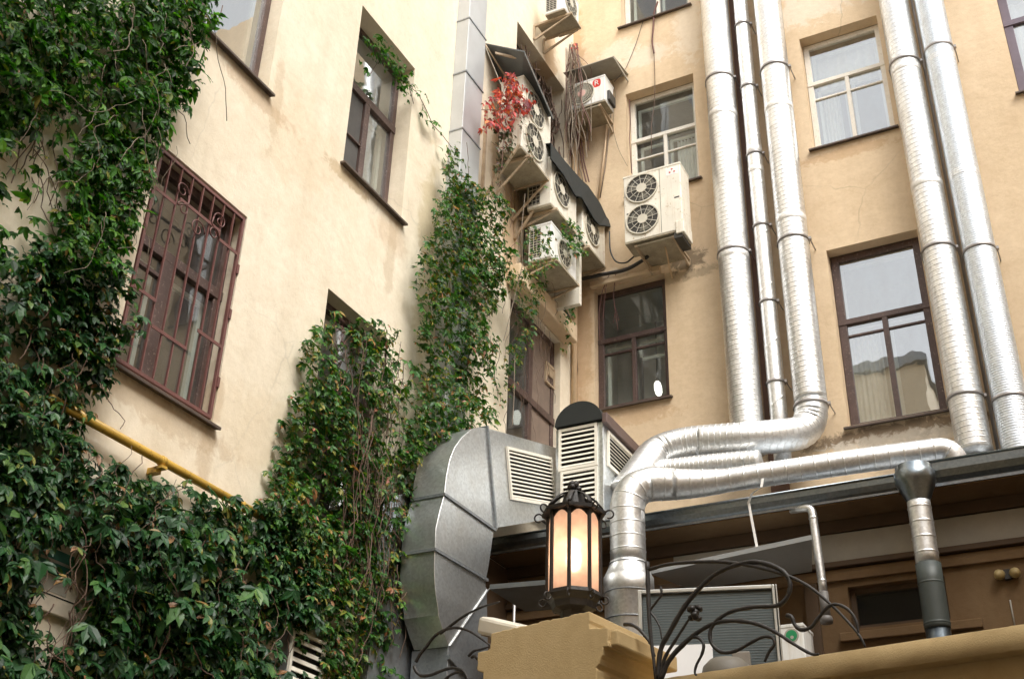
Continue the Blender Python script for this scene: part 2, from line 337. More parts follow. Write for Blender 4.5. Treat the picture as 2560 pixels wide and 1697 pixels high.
def wall_mesh(mb, F, A, Zr, holes, rec):
    """front sheet with openings, their reveals, and the back of the block"""
    au = sorted({A[0], A[1]} | {h[0] for h in holes} | {h[1] for h in holes}); zu = sorted({Zr[0], Zr[1]} | {h[2] for h in holes} | {h[3] for h in holes})
    for i in range(len(au)-1):
        for j in range(len(zu)-1):
            a, z = (au[i]+au[i+1])/2, (zu[j]+zu[j+1])/2
            if any(h[0] < a < h[1] and h[2] < z < h[3] for h in holes): continue
            mb.quad(F(au[i], 0, zu[j]), F(au[i+1], 0, zu[j]), F(au[i+1], 0, zu[j+1]), F(au[i], 0, zu[j+1]))
    for h in holes:
        a0, a1, z0, z1 = h[:4]
        for p, q in (((a0, z0), (a1, z0)), ((a1, z0), (a1, z1)), ((a1, z1), (a0, z1)), ((a0, z1), (a0, z0))):
            mb.quad(F(p[0], 0, p[1]), F(q[0], 0, q[1]), F(q[0], -rec, q[1]), F(p[0], -rec, p[1]))
def room(F, parent, h, rec, mat, depth=1.5):
    a0, a1, z0, z1 = h[:4]; m = MB(); e = .35; o0 = -rec-.12; o1 = o0-depth
    A0, A1, Z0, Z1 = a0-e, a1+e, z0-.5, z1+.3
    m.quad(F(A0, o1, Z0), F(A1, o1, Z0), F(A1, o1, Z1), F(A0, o1, Z1))
    for p, q in (((A0, Z0), (A1, Z0)), ((A1, Z0), (A1, Z1)), ((A1, Z1), (A0, Z1)), ((A0, Z1), (A0, Z0))):
        m.quad(F(p[0], o0, p[1]), F(q[0], o0, q[1]), F(q[0], o1, q[1]), F(p[0], o1, p[1]))
    for A_, B_, C_, D_ in ((A0, a0, Z0, Z1), (a1, A1, Z0, Z1), (a0, a1, Z0, z0), (a0, a1, z1, Z1)):   # back of the wall round the opening
        m.quad(F(A_, o0, C_), F(B_, o0, C_), F(B_, o0, D_), F(A_, o0, D_))
    return m.build("room", mat, parent)
def window(parent, F, h, rec, fm, bars, gmat, fw=.075, sillm='sill', sill_out=.07, sashes=None, roommat='room', label=None, reveal_strip=False):
    a0, a1, z0, z1 = h[:4]; W, H = a1-a0, z1-z0; m = MB(); o0, o1 = -rec-.07, -rec
    g = .004
    m.box(F, a0+g, a0+fw, o0, o1, z0+g, z1-g); m.box(F, a1-fw, a1-g, o0, o1, z0+g, z1-g)
    m.box(F, a0+fw, a1-fw, o0, o1-.003, z0+g, z0+fw); m.box(F, a0+fw, a1-fw, o0, o1-.003, z1-fw, z1-g)
    win = m.build("window", M[fm], parent, .006)
    if label: win["label"] = label
    s = MB()
    for b in bars:
        if b[0] == 'h':
            zc = z0+H*b[1]; s.box(F, a0+W*b[2]+.003, a0+W*b[3]-.003, o0+.008, o1+b[5], zc-b[4]/2, zc+b[4]/2)
        else:
            ac = a0+W*b[1]; s.box(F, ac-b[4]/2, ac+b[4]/2, o0+.012, o1+b[5], z0+H*b[2], z0+H*b[3])
    if bars: s.build("frame", M[fm], win, .005)
    if sashes:
        q = MB()
        for (p0, p1, t0, t1) in sashes:
            A0, A1, Z0, Z1 = a0+W*p0, a0+W*p1, z0+H*t0, z0+H*t1; k = .045; oo0, oo1 = o0-.10, o0-.06
            q.box(F, A0, A0+k, oo0, oo1, Z0, Z1); q.box(F, A1-k, A1, oo0, oo1, Z0, Z1)
            q.box(F, A0+k, A1-k, oo0, oo1-.002, Z0, Z0+k); q.box(F, A0+k, A1-k, oo0, oo1-.002, Z1-k, Z1)
        q.build("sash", M['sash'], win)
    p = MB(); og = -rec-.035
    p.quad(F(a0+fw*.8, og, z0+fw*.8), F(a1-fw*.8, og, z0+fw*.8), F(a1-fw*.8, og, z1-fw*.8), F(a0+fw*.8, og, z1-fw*.8)); p.build("pane", M[gmat], win)
    if sillm:
        t = MB(); t.prism([F(a0-.05, -rec+.0, z0+.02), F(a0-.05, sill_out, z0-.035), F(a0-.05, sill_out, z0-.065), F(a0-.05, -rec+.0, z0-.005)], np.array(F(a1+.05, 0, 0))-np.array(F(a0-.05, 0, 0)))
        t.build("sill", M[sillm], win, .004)
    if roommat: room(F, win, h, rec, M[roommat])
    return win
U = 16.0
# ---- peach wing (right-hand wall), a runs along +X
HR = dict(low=(3.99, 5.25, 7.02, 9.80), up=(3.98, 5.20, 11.66, 13.89), w1=(.98, 2.19, 11.72, 13.88), w0=(.93, 2.20, 15.46, 17.6), w2=(.37, 1.545, 8.0, 10.09), fr=(6.91, 8.2, 11.66, 13.89), fl=(6.95, 8.2, 7.02, 9.8))
peach = MB(); wall_mesh(peach, FR, (0, 11), (GZ, 19.5), list(HR.values()), .2)
E1 = 9.0
peach.quad((0, 0, 19.5), (11, 0, 19.5), (11, E1, 19.5), (0, E1, 19.5)); peach.quad((11, 0, GZ), (11, E1, GZ), (11, E1, 19.5), (11, 0, 19.5)); peach.quad((0, E1, GZ), (11, E1, GZ), (11, E1, 19.5), (0, E1, 19.5))
pw = empty("apartment_building", (0, 0, 0), "peach plastered courtyard wing carrying the tall silver ducts", "building")
peach.build("wall", M['peach'], pw, recalc=False)
B3 = lambda tz, lb, mw_, fb: [('h', tz, .0, 1, mw_, .012), ('v', .5, 0, tz, mw_*.85, .006), ('h', lb, .06, .5, .03, -.01), ('h', lb, .5, .94, .03, -.01)]
window(pw, FR, HR['low'], .2, 'brown', B3(.60, .52, .085, 0), 'glass_sky', .115, sashes=[(.07, .93, .62, .95), (.07, .48, .05, .58), (.52, .93, .05, .58)], label="large plum brown window with stained sill over the roof duct")
window(pw, FR, HR['up'], .2, 'white', B3(.63, .49, .07, 0), 'glass_sky', .09, sashes=[(.08, .92, .66, .93), (.1, .47, .06, .6), (.53, .92, .06, .6)], label="cream framed window between two silver ducts")
window(pw, FR, HR['w1'], .2, 'white', B3(.58, .40, .07, 0), 'glass', .09, sashes=[(.08, .92, .61, .93), (.1, .47, .06, .55), (.53, .92, .06, .55)], label="white framed window behind the two fan unit")
window(pw, FR, HR['w0'], .2, 'white', B3(.58, .42, .07, 0), 'glass', .09, sashes=[(.1, .47, .06, .55), (.53, .92, .06, .55)])
w2 = window(pw, FR, HR['w2'], .14, 'brown', B3(.58, .47, .08, 0), 'glass_dark', .10, sashes=[(.09, .47, .05, .55), (.53, .92, .05, .55), (.53, .92, .05, .42)], roommat='room_light', label="brown window with a lit lamp inside it")
window(pw, FR, HR['fr'], .12, 'purple', [('h', .62, 0, 1, .1, .015), ('v', .5, 0, .62, .08, .01)], 'glass_sky', .13)
window(pw, FR, HR['fl'], .2, 'brown', B3(.6, .5, .08, 0), 'glass_sky', .1)
curtain_jobs = [(HR['low'], .08, .40, .05, .55), (HR['up'], .1, .9, .62, .95), (HR['up'], .1, .35, .05, .58), (HR['w1'], .6, .9, .05, .55), (HR['fr'], .1, .9, .1, .9)]
# lintel shelf and head of the w2 opening, stub pipe by it
m = MB(); m.box(FR, .34, 1.50, .001, .10, 10.10, 10.20); m.build("lintel", M['peach'], pw, .01)
# round lamp hanging in the room behind w2
lc = onP(1520*1.08245, 897*1.08245, (0, .8, 0), np.array((0, 1., 0)))
lampr = empty("ceiling_lamp", tuple(lc), "glowing white oval lamp hanging behind the brown corner window", "lamp")
m = MB(); m.lathe(lc, [(0, -.13), (.03, -.12), (.052, -.08), (.06, 0), (.052, .08), (.03, .12), (0, .13)], 16, (-.12, 0, 1)); m.build("globe", emis("lit_globe", (1, .97, .86), 1.6), lampr)
m = MB(); m.sweep([lc+np.array((-.01, 0, .12)), lc+np.array((0, 0, 1.2))], .012, 6); m.build("cord", M['cable'], lampr)

# ---- cream wing (left-hand wall), a = y
HL = dict(grate=(-8.66, -7.44, 4.52, 6.72), mid=(-6.10, -4.87, 8.36, 10.77), tl=(-8.86, -7.46, 8.30, 10.9), low3=(-6.08, -4.90, 4.30, 6.70), lup=(-2.14, -.36, 11.1, 14.08), llow=(-2.05, -.42, 6.0, 9.02), tl2=(-12.2, -10.9, 8.3, 10.8), ll2=(-12.2, -10.9, 4.5, 6.7))
cream = MB(); wall_mesh(cream, FLw, (-20, 0), (GZ, 19.5), list(HL.values()), .24)
cream.quad((0, -20, 19.5), (0, 9, 19.5), (-9, 9, 19.5), (-9, -20, 19.5)); cream.quad((0, -20, GZ), (-9, -20, GZ), (-9, -20, 19.5), (0, -20, 19.5)); cream.quad((-9, -20, GZ), (-9, 9, GZ), (-9, 9, 19.5), (-9, -20, 19.5)); cream.quad((0, 0, GZ), (0, 9, GZ), (0, 9, 19.5), (0, 0, 19.5))
cw = empty("apartment_building", (0, 0, 0), "cream plastered courtyard wing overgrown with ivy", "building")
cream.build("wall", M['cream'], cw, recalc=False)
gw = window(cw, FLw, HL['grate'], .14, 'brown', [('h', .60, 0, 1, .10, .01), ('v', .42, 0, .6, .15, .008), ('h', .5, .06, .42, .04, -.01)], 'glass', .10, sashes=[(.08, .38, .05, .56), (.48, .93, .05, .56)], label="brown window behind the red oxide iron grille")
window(cw, FLw, HL['mid'], .22, 'brown', [('h', .60, 0, 1, .11, .012), ('v', .5, 0, .6, .10, .008), ('h', .30, .04, .5, .025, .002)], 'glass_mid', .085, sashes=[(.54, .93, .04, .56)], roommat='room_light', label="brown window with dark left leaf and ivy over its head")
window(cw, FLw, HL['tl'], .16, 'brown', [('v', .34, 0, 1, .10, .01)], 'glass_sky', .085, roommat='room_light', sashes=[(.4, .93, .03, .95)])
window(cw, FLw, HL['low3'], .16, 'brown', [('h', .6, 0, 1, .1, .01), ('v', .5, 0, .6, .1, .008)], 'glass', .09, label="brown window swallowed by ivy")
lw = window(cw, FLw, HL['llow'], .10, 'brown', [('h', .56, 0, 1, .11, .02), ('v', .52, 0, 1, .11, .01)], 'glass', .10, label="brown corner window with a small vent in its panel")
window(cw, FLw, HL['tl2'], .16, 'brown', [('v', .34, 0, 1, .1, .01)], 'glass', .09); window(cw, FLw, HL['ll2'], .16, 'brown', [('v', .5, 0, 1, .1, .01)], 'glass', .09)
# dark leaf, blinds, curtains: parts seen through the panes
a0, a1, z0, z1 = HL['mid']
m = MB(); m.box(FLw, a0+.09, (a0+a1)/2-.055, -.252, -.248, z0+.09, z0+.6*(z1-z0)-.06); m.build("insect_screen", paint("grey_fly_screen", (.075, .07, .065), .7, .2, scale=3), cw)
m = MB()
for k in range(46): 
    z = z0+.12+k*.028
    m.quad(FLw(a0+.70, -.42, z), FLw(a1-.1, -.42, z), FLw(a1-.1, -.402, z+.02), FLw(a0+.70, -.402, z+.02))
m.build("blind", M['curtain'], cw)
def curtain(parent, F, a0, a1, o, z0, z1, n=10, amp=.03, mat='curtain'):
    m = MB(); k = n*8; pts = [(a0+(a1-a0)*i/k, o+amp*math.sin(i/8*2*math.pi)) for i in range(k+1)]
    for i in range(k): m.add([F(pts[i][0], pts[i][1], z0), F(pts[i+1][0], pts[i+1][1], z0), F(pts[i+1][0], pts[i+1][1], z1), F(pts[i][0], pts[i][1], z1)], [(0, 1, 2, 3)], True)
    return m.build("curtain", M[mat], parent)
for h, p0, p1, q0, q1 in curtain_jobs:
    W_, H_ = h[1]-h[0], h[3]-h[2]; curtain(pw, FR, h[0]+W_*p0, h[0]+W_*p1, -.44, h[2]+H_*q0, h[2]+H_*q1, 6, .025)
a0, a1, z0, z1 = HL['grate']
curtain(cw, FLw, a0+.22, a0+.42, -.42, z0, z0+1.25, 3); curtain(cw, FLw, a0+.72, a1-.35, -.45, z0, z0+1.28, 4, .02, 'room_light')
a0, a1, z0, z1 = HL['tl']; curtain(cw, FLw, a0+.1, a0+.5, -.45, z0, z1, 5)
curtain(cw, FLw, HL['llow'][0]+.1, HL['llow'][0]+.75, -.4, 6.0, 8.9, 6, .03, 'room_light')
# filled right half of the corner window: board panel with a vent
a0, a1, z0, z1 = HL['llow']
m = MB(); m.box(FLw, a0+.56*(a1-a0)+.02, a1-.11, -.165, -.115, z0+.56*(z1-z0)+.06, z1-.11); m.box(FLw, a0+.56*(a1-a0)+.02, a1-.11, -.165, -.115, z0+.11, z0+.56*(z1-z0)-.06)
m.build("panel", paint("grey_brown_panel", (.20, .15, .12), .6, .15), lw)
va, vz0 = -.93, None
P = onL(*zm(1200, 400, 2.355, 385, 1190), -.11); Q = onL(*zm(1200, 400, 2.355, 420, 1365), -.11)
m = MB(); va0, va1, vz0, vz1 = P[1]-.02, Q[1]+.06, Q[2]+.06, P[2]
m.box(FLw, va0, va0+.03, -.113, -.08, vz0, vz1); m.box(FLw, va1-.03, va1, -.113, -.08, vz0, vz1); m.box(FLw, va0+.03, va1-.03, -.113, -.082, vz0, vz0+.03); m.box(FLw, va0+.03, va1-.03, -.113, -.082, vz1-.03, vz1)
for k in range(9):
    z = vz0+.03+(vz1-vz0)*(.38+.62*k/9); m.box(FLw, va0+.03, va1-.03, -.11, -.09, z, z+.022)
m.build("vent", M['rust'], lw)
# projecting concrete ledge over the corner window
A = onL(*dp(1240, 690), .0); B = onL(*dp(1312, 805), .0)
m = MB(); m.box(FLw, -2.2, -.28, .002, .22, 9.03, 9.33); m.build("ledge", M['peach'], cw, .02)
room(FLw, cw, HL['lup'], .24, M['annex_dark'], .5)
def put_grille(parent, h, o):
    a0, a1, z0, z1 = h[0]+.02, h[1]-.02, h[2]+.03, h[3]-.03; F = FLw; W, H = a1-a0, z1-z0
    m = MB(); b = .030
    m.box(F, a0, a0+b, o, o+.03, z0, z1); m.box(F, a1-b, a1, o, o+.03, z0, z1); m.box(F, a0+b, a1-b, o+.001, o+.029, z0, z0+b); m.box(F, a0+b, a1-b, o+.001, o+.029, z1-b, z1)
    n = 8
    for k in range(1, n):
        a = a0+W*k/n; m.box(F, a-.0055, a+.0055, o+.005, o+.025, z0+b, z1-b)
    c = W/n
    for (zf, i0, i1) in ((.33, 0, 2), (.22, 2.05, 5), (.33, 5.6, 8), (.80, 0, 1.9), (.84, 2.2, 5.9), (.80, 6.0, 8)):
        m.box(F, a0+c*i0+(b if i0 == 0 else 0), a0+c*i1-(b if i1 == 8 else 0), o+.026, o+.034, z0+H*zf-.016, z0+H*zf+.016)
    def scroll(ac, zc, s, turns=1.1, flip=1):
        pts = [];
        for k in range(26):
            t = k/25; th = t*turns*2*math.pi; r = s*(1-.72*t)
            pts.append(F(ac+flip*r*math.cos(th), o+.035, zc+r*math.sin(th)))
        m.sweep(pts, .0065, 6)
    for ac, fl in ((.28, 1), (.72, -1)):
        scroll(a0+W*ac, z1-.25, .085, 1.2, fl); scroll(a0+W*(ac+.04*fl), z1-.42, .075, 1.2, -fl); 
        m.sweep([F(a0+W*ac+fl*.085, o+.035, z1-.25), F(a0+W*ac+fl*.1, o+.035, z1-.33), F(a0+W*ac-fl*.02, o+.035, z1-.42)], .008, 6)
    scroll(a0+W*.5, z1-.5, .10, 1.2, 1)
    for zz in (.17, .5, .73): m.box(F, a1-.01, a1+.02, o-.01, o+.04, z0+H*zz-.05, z0+H*zz+.05)
    g = m.build("grille", M['redbrown'], parent); return g
put_grille(gw, HL['grate'], -.03)
# plastered pale strip on the far reveal and a casing box by the corner
# ---- cladding of the square zinc shaft on the cream wall
XB = .20
Y0, Y1 = onL(1141, 0, 0)[1], None
Yf = onL(1176, 0, XB)[1]; Y1 = onL(1219, 0, XB)[1]
Y0 = Yf+.0
sh = empty("zinc_shaft", (0, Y0, 0), "tall square zinc clad shaft running down the cream wall", "duct shaft")
m = MB(); zs = [onL(1176, b, XB)[2] for b in (49, 192, 345, 520, 700, 900, 1100, 1300)]; zs = [19.4]+zs+[2.0]
for k in range(len(zs)-1):
    zt, zb = zs[k], zs[k+1]
    e = .004*(k % 2)
    m.box(FLw, Y0-e, Y1+e, .001, XB+e, zb+.004, zt-.004)
m.build("cladding", M['zinc'], sh, .006)
for z in zs[1:-1]: m = MB(); m.box(FLw, Y0-.012, Y1+.012, .001, XB+.014, z-.012, z+.010); m.build("seam", M['casing'], sh)
m = MB(); m.sweep([(.035, Y1+.05, 2), (.035, Y1+.05, 19.4)], .03, 8); m.build("edge_pipe", M['zinc'], sh)

# ---- annex at the foot of the peach wall
ax_ = empty("annex_building", (0, -1.9, 0), "low brown annex with a tin roof under the roof ducts", "building")
YW = -1.9; FA = lambda a, o, z: (a, YW-o, z)
wl = (4.55, 5.62, 0, 0)
P = onP(*zm(1920, 1132, 2.775, 550, 930), (0, YW, 0), np.array((0, 1., 0))); Q = onP(*zm(1920, 1132, 2.775, 1090, 1165), (0, YW, 0), np.array((0, 1., 0)))
HA = [(P[0], P[0]+1.0, Q[2], P[2])]
m = MB(); wall_mesh(m, FA, (.0, 11), (GZ, 5.0), HA, .2); m.build("wall", M['annex'], ax_, recalc=False)
m = MB(); m.prism([(0.0, YW+.05, 5.0), (0.0, -2.42, 5.0), (0.0, -2.42, 5.17), (0, -.02, 6.22), (0, -.02, 6.1)], (11, 0, 0)); m.build("roof", M['casing'], ax_)
m = MB(); m.prism([(0.0, YW+.02, 4.985), (0, -2.40, 4.985), (0, -2.40, 4.998), (0, YW+.02, 4.998)], (11, 0, 0)); m.build("soffit", M['annex'], ax_)
m = MB(); m.box(FA, .0, 11, .002, .06, 4.84, 4.98); m.box(FA, 0, 11, .002, .10, 4.44, 4.50); m.build("cornice", M['annex_dark'], ax_, .006)
m = MB(); m.box(FA, 2.2, 11, .003, .05, 4.515, 4.825); m.build("fascia", M['band'], ax_, .006)
m = MB(); m.box(FA, 0, 11, .003, .05, 4.30, 4.425); m.build("ledge", M['annex'], ax_, .008)
m = MB(); prof = [(-.11, .09), (-.11, .0), (-.085, -.06), (-.04, -.095), (.02, -.10), (.07, -.07), (.10, -.02), (.105, .05), (.112, .05), (.108, -.025), (.076, -.078), (.022, -.108), (-.042, -.103), (-.09, -.066), (-.118, 0), (-.118, .10)]
m.prism([(0.0, -2.375-a, 5.12+b) for a, b in prof], (5.05, 0, 0)); m.prism([(5.04, -2.40-a, 5.17+b*1.25) for a, b in prof], (6, 0, 0)); m.sweep([(0, -2.49, 5.17), (5.05, -2.49, 5.17)], .014, 8); m.sweep([(5.04, -2.515, 5.24), (11, -2.515, 5.24)], .014, 8)
m.build("gutter", M['gutter'], ax_)
ah = HA[0]; m = MB()
for (p0, p1, q0, q1) in ((ah[0], ah[0]+.06, ah[2], ah[3]), (ah[1]-.06, ah[1], ah[2], ah[3]), (ah[0]+.06, ah[1]-.06, ah[2], ah[2]+.06), (ah[0]+.06, ah[1]-.06, ah[3]-.06, ah[3])): m.box(FA, p0+.003, p1-.003, -.15, -.10, q0+.003, q1-.003)
wn = m.build("window", M['annex_dark'], ax_)
m = MB(); m.box(FA, ah[0]-.12, ah[1]+.3, .003, .08, ah[2]-.14, ah[2]-.05); m.build("sill", M['annex'], wn, .008)
m = MB(); m.quad(FA(ah[0], -.12, ah[2]), FA(ah[1], -.12, ah[2]), FA(ah[1], -.12, ah[3]), FA(ah[0], -.12, ah[3])); m.build("pane", glass('black_annex_glass', .015, dust=.02), wn)
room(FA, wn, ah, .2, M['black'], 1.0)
P = onP(*zm(1920, 1132, 2.775, 275, 1000), (0, YW, 0), np.array((0, 1., 0)))
m = MB(); m.box(FA, P[0]-.02, P[0]+.12, .003, .07, GZ, 4.295); m.build("pilaster", M['annex_dark'], ax_, .008)
cn = MB(); a_ = [onZ(*p, 4.4) for p in ((1625, 1434), (2030, 1348), (2030, 1428), (1735, 1478))]
cn.prism([a_[0], a_[1], a_[2], (a_[3][0], YW-.06, 4.4)], (0, 0, .05)); cn.build("canopy", paint("grey_canopy_sheet", (.32, .33, .33), .5, .06), ax_)
cn = MB(); a_ = [onZ(*p, 3.9) for p in ((1224, 1472), (1420, 1456))]
cn.prism([a_[0], a_[1], (a_[1][0], a_[1][1]+.8, 3.9), (a_[0][0], a_[0][1]+.8, 3.9)], (0, 0, .05)); cn.build("canopy", M['awn'], ax_)
m = MB(); m.box(FLw, -3.9, -1.95, .004, .04, GZ, 4.95); m.build("shade_board", M['annex_dark'], ax_)  # dark sheet over the cream wall, its colour stands in for shade
P = onP(1287, 1472, (0, -2.8, 0), np.array((0, 1., 0))); m = MB(); m.sweep([P, P-np.array((0, 0, 1.0))], .018, 8); m.build("hanger_rod", M['clamp'], ax_)
# pair of small brass-coloured spotlights under the eave, at the right
P = onP(*zm(1920, 1132, 2.775, 1665, 850), (0, YW, 0), np.array((0, 1., 0))); sp = empty("spotlight", tuple(P), "small twin headed spotlight on the brown annex wall", "spotlight")
m = MB()
for s in (-1, 1): m.lathe(P+np.array((s*.06, -.03, .01)), [(0, -.01), (.05, 0), (.055, .05), (.035, .09), (0, .1)], 12, (s*.4, -1, -.3))
m.build("lamp_head", paint("tan_spot_housing", (.40, .30, .13), .5), sp); m = MB(); m.box(FA, P[0]-.03, P[0]+.03, .002, .06, P[2]-.05, P[2]+.05); m.build("base", M['cable'], sp)
P = onP(*zm(1920, 1132, 2.775, 1680, 1020), (0, YW, 0), np.array((0, 1., 0))); m = MB(); m.sweep([P+np.array((0, -.01, 0)), P+np.array((.0, -.01, -.3))], .008, 6); tag(m.build("wall_conduit", M['band']), "thin pale conduit running down the brown annex wall", "conduit")

# ---- buildings that close the courtyard behind the camera; the side blocks are added for shade
def closing(F, A, Z1, label, mat, n, depth):
    e = empty("unseen_courtyard_building", F(0, 0, 0), label, "building"); hs = []
    for i in range(n):
        for z in (1.5, 5.5, 9.5):
            a = A[0]+(A[1]-A[0])*(i+.5)/n
            if z+2.2 < Z1: hs.append((a-.6, a+.6, z, z+2.1))
    m = MB(); wall_mesh(m, F, A, (GZ, Z1), hs, .2); m.quad(F(A[0], 0, Z1), F(A[1], 0, Z1), F(A[1], -depth, Z1), F(A[0], -depth, Z1))
    m.quad(F(A[0], -depth, GZ), F(A[1], -depth, GZ), F(A[1], -depth, Z1), F(A[0], -depth, Z1)); m.box(F, A[0], A[1], .003, .35, Z1-.35, Z1-.003)
    m.build("wall", mat, e, recalc=False)
    m = MB(); m.prism([F(A[0]-.1, .3, Z1+.004), F(A[0]-.1, -depth*.5, Z1+1.6), F(A[0]-.1, -depth, Z1+.004)], np.array(F(A[1]+.1, 0, 0))-np.array(F(A[0]-.1, 0, 0))); m.build("roof", M['tin'], e)
    for q in (.12, .3, .47, .62, .85):
        m = MB(); a = A[0]+(A[1]-A[0])*q; m.box(F, a-.35, a+.45*(.6+q), -depth*.42, -depth*.3, Z1+.5, Z1+1.7+q); m.box(F, a-.42, a+.45*(.6+q)+.07, -depth*.44, -depth*.28, Z1+1.702+q, Z1+1.85+q); m.build("chimney", M['peach'], e)
    for h in hs: window(e, F, h, .2, 'brown', [('h', .62, 0, 1, .08, .01), ('v', .5, 0, .62, .08, .006)], 'glass_mid', .09)
closing(lambda a, o, z: (a, -25+o, z), (-2, 22), 16, "peach building closing the courtyard behind the viewer", M['peach'], 5, 8)
closing(lambda a, o, z: (14.5-o, a, z), (-25, -.5), 16, "unseen peach side wing added on the right of the viewer to shade the courtyard", M['peach'], 5, 6)  # unseen wing, added to keep sky and sun off the low courtyard
e = empty("unseen_courtyard_building", (1.5, -15, 0), "unseen cream block added left of the viewer to shade the lower ivy", "building"); m = MB(); m.box(lambda a, o, z: (a, o, z), .002, 3.4, -19.9, -13.2, GZ, 15); m.build("wall", M['cream'], e)  # unseen block, added to cut the sky light on the lower left wall
m = MB(); m.box(lambda a, o, z: (a, o, z), .002, 3.55, -19.9, -13.05, 15.004, 15.25); m.build("roof", M['casing'], e)  # top of the added unseen block
M['tapeband'] = galv('aluminium_joint_tape', (.86, .86, .85), .5, .3, metal=.7, dirt=.35)
# ------------------------------------------------------------------ silver ducts climbing the peach wing
YY = np.array((0, 1., 0))
def clamp(mb, P, r, F=None, wall=True):
    mb.lathe(P, [(r+.004, -.022), (r+.016, -.02), (r+.016, .02), (r+.004, .022)], 28)
def duct(label, yo, px_top, px_bot, zb, clamps, ridge, mat, ext=None, group="silver ducts climbing the peach wall", jointz=()):
    """px_*: (x left, x right, y) in photo pixels of the two ends"""
    c = [onR((a+b)/2, y, yo) for a, b, y in (px_top, px_bot)]
    x = c[1][0]*.6+c[0][0]*.4
    l, r = onR(px_bot[0], px_bot[2], yo), onR(px_bot[1], px_bot[2], yo); l2, r2 = onR(px_top[0], px_top[2], yo), onR(px_top[1], px_top[2], yo)
    rad = ((r-l)[0]+(r2-l2)[0])/4*.955
    t = empty("ventilation_duct", (x, -yo, zb), label, "duct", group)
    m = MB(); pts = [(x, -yo, 19.4), (x, -yo, zb)]
    if ext: pts = fillet([(x, -yo, 19.4), (x, -yo, zb)]+ext, .42, 9)
    m.sweep(pts, rad, 28, ridge, smooth=True); m.build("pipe", mat, t)
    for zt_ in (9.1+.37*len(clamps), 12.9-.2*len(clamps)):
        k = MB(); k.lathe((x, -yo, zt_), [(rad+.0005, -.055), (rad+.0048, -.05), (rad+.0048, .05), (rad+.0005, .055)], 28); k.build("joint_tape", M['tapeband'], t)
    for y in clamps:
        z = onR((px_top[0]+px_top[1])/2+( (px_bot[0]+px_bot[1])-(px_top[0]+px_top[1]))/2*(y-px_top[2])/(px_bot[2]-px_top[2]), y, yo)[2]
        k = MB(); clamp(k, (x, -yo, z), rad)
        for s in (-1, 1):
            k.box(FR, x+s*(rad+.012)-.012, x+s*(rad+.012)+.03*max(s, -.4), .001 if False else yo-.025, yo+.025, z-.02, z+.02)
            k.sweep([(x+s*(rad+.02), -yo, z), (x+s*(rad+.02), -.0, z)], .009, 6)
        k.build("clamp", M['clamp'], t)
    return x, rad
D = lambda a, b, y: (a*1.08245, b*1.08245, y*1.08245)
SP = (.078, .0034, .0065)
duct("widest silver spiral duct, leftmost of the wall bundle", .30, D(1610, 1677, 0), D(1690, 1765, 965), 6.75, [dp(0, 190)[1], dp(0, 588)[1]], SP, M['duct'])
duct("thin silver duct between two thick spiral ducts", .26, D(1690, 1727, 0), D(1783, 1821, 985), 6.5, [dp(0, v)[1] for v in (62, 205, 360, 525, 700, 885)], (.9, .004, .02), M['duct'])
x3, r3 = duct("silver spiral duct that elbows over the annex roof", .32, D(1735, 1800, 0), D(1838, 1917, 945), 6.86, [dp(0, v)[1] for v in (165, 560, 938)], SP, M['duct'],
     ext=[onR(1905, 1094, 1.00), onR(1720, 1106, 1.05), onR(1640, 1128, 1.15), onR(1560, 1240, 1.75)])
duct("silver spiral duct right of the big plum window", .32, D(2035, 2108, 0), D(2195, 2284, 1015), 6.2, [dp(0, v)[1] for v in (150, 580, 922)], SP, M['duct'])
duct("bluish ribbed flexible duct at the right of the bundle", .34, D(2113, 2186, 0), D(2293, 2375, 955), 5.95, [dp(0, v)[1] for v in (118, 582, 925)], (.034, .0075, .017), M['duct_blue'])
# dark brown strip on the wall behind the thin duct, and slim pipes tucked beside the right ducts
m = MB(); xa = onR(*dp(1745, 480), .07)[0]; m.box(FR, xa-.14, xa+.10, .002, .05, 6.2, 19.4)
tag(m.build("dark_strip", paint("dark_brown_strip", (.16, .085, .055), .7)), "dark brown strip behind the thin silver duct", "board")
m = MB(); xa = onR(*dp(2240, 700), .12)[0]; m.sweep([(xa, -.10, 6.2), (xa, -.10, 19.4)], .022, 10)
tag(m.build("drainpipe", M['clamp']), "slim grey pipe hugging the duct beside the plum window", "pipe")
# lower duct lying under the elbowed one
m = MB(); m.sweep(fillet([onR(1900, 1155, 1.2), onR(1840, 1158, 1.2), onR(1740, 1168, 1.25), onR(1640, 1180, 1.3), onR(1590, 1200, 1.5)], .3, 6), .15, 20, (.06, .003, .006))
tag(m.build("ventilation_duct", M['duct']), "shorter dull duct lying under the elbowed roof duct", "duct", "ducts lying on the annex roof")
# front duct: along the eave, over it and down to the reducer
t = empty("ventilation_duct", (0, -2.9, 4), "shiny duct running along the eave and bending down beside the lantern", "duct", "ducts lying on the annex roof")
YV = -2.95
V0 = onP(1569, 1330, (0, YV, 0), YY); VX = V0[0]
def pv(x, y): return onP(x, y, (0, YV, 0), YY)
zt = pv(1567, 1206)[2]; zr0 = pv(1575, 1411)[2]; zr1 = pv(1575, 1447)[2]; zr2 = pv(1575, 1480)[2]
path = fillet([onR(2400, 1175, 2.0), onR(2372, 1122, 2.05), onR(2199, 1144, 2.25), onR(1735, 1212, 2.55), (VX, YV, zt), (VX, YV, zr0)], .40, 10)
Ls = [0.0]
for i in range(1, len(path)): Ls.append(Ls[-1]+np.linalg.norm(np.array(path[i])-np.array(path[i-1])))
Tt = Ls[-1]; xs = [np.interp(k, Ls, [p[0] for p in path]) for k in np.linspace(0, Tt, 400)]
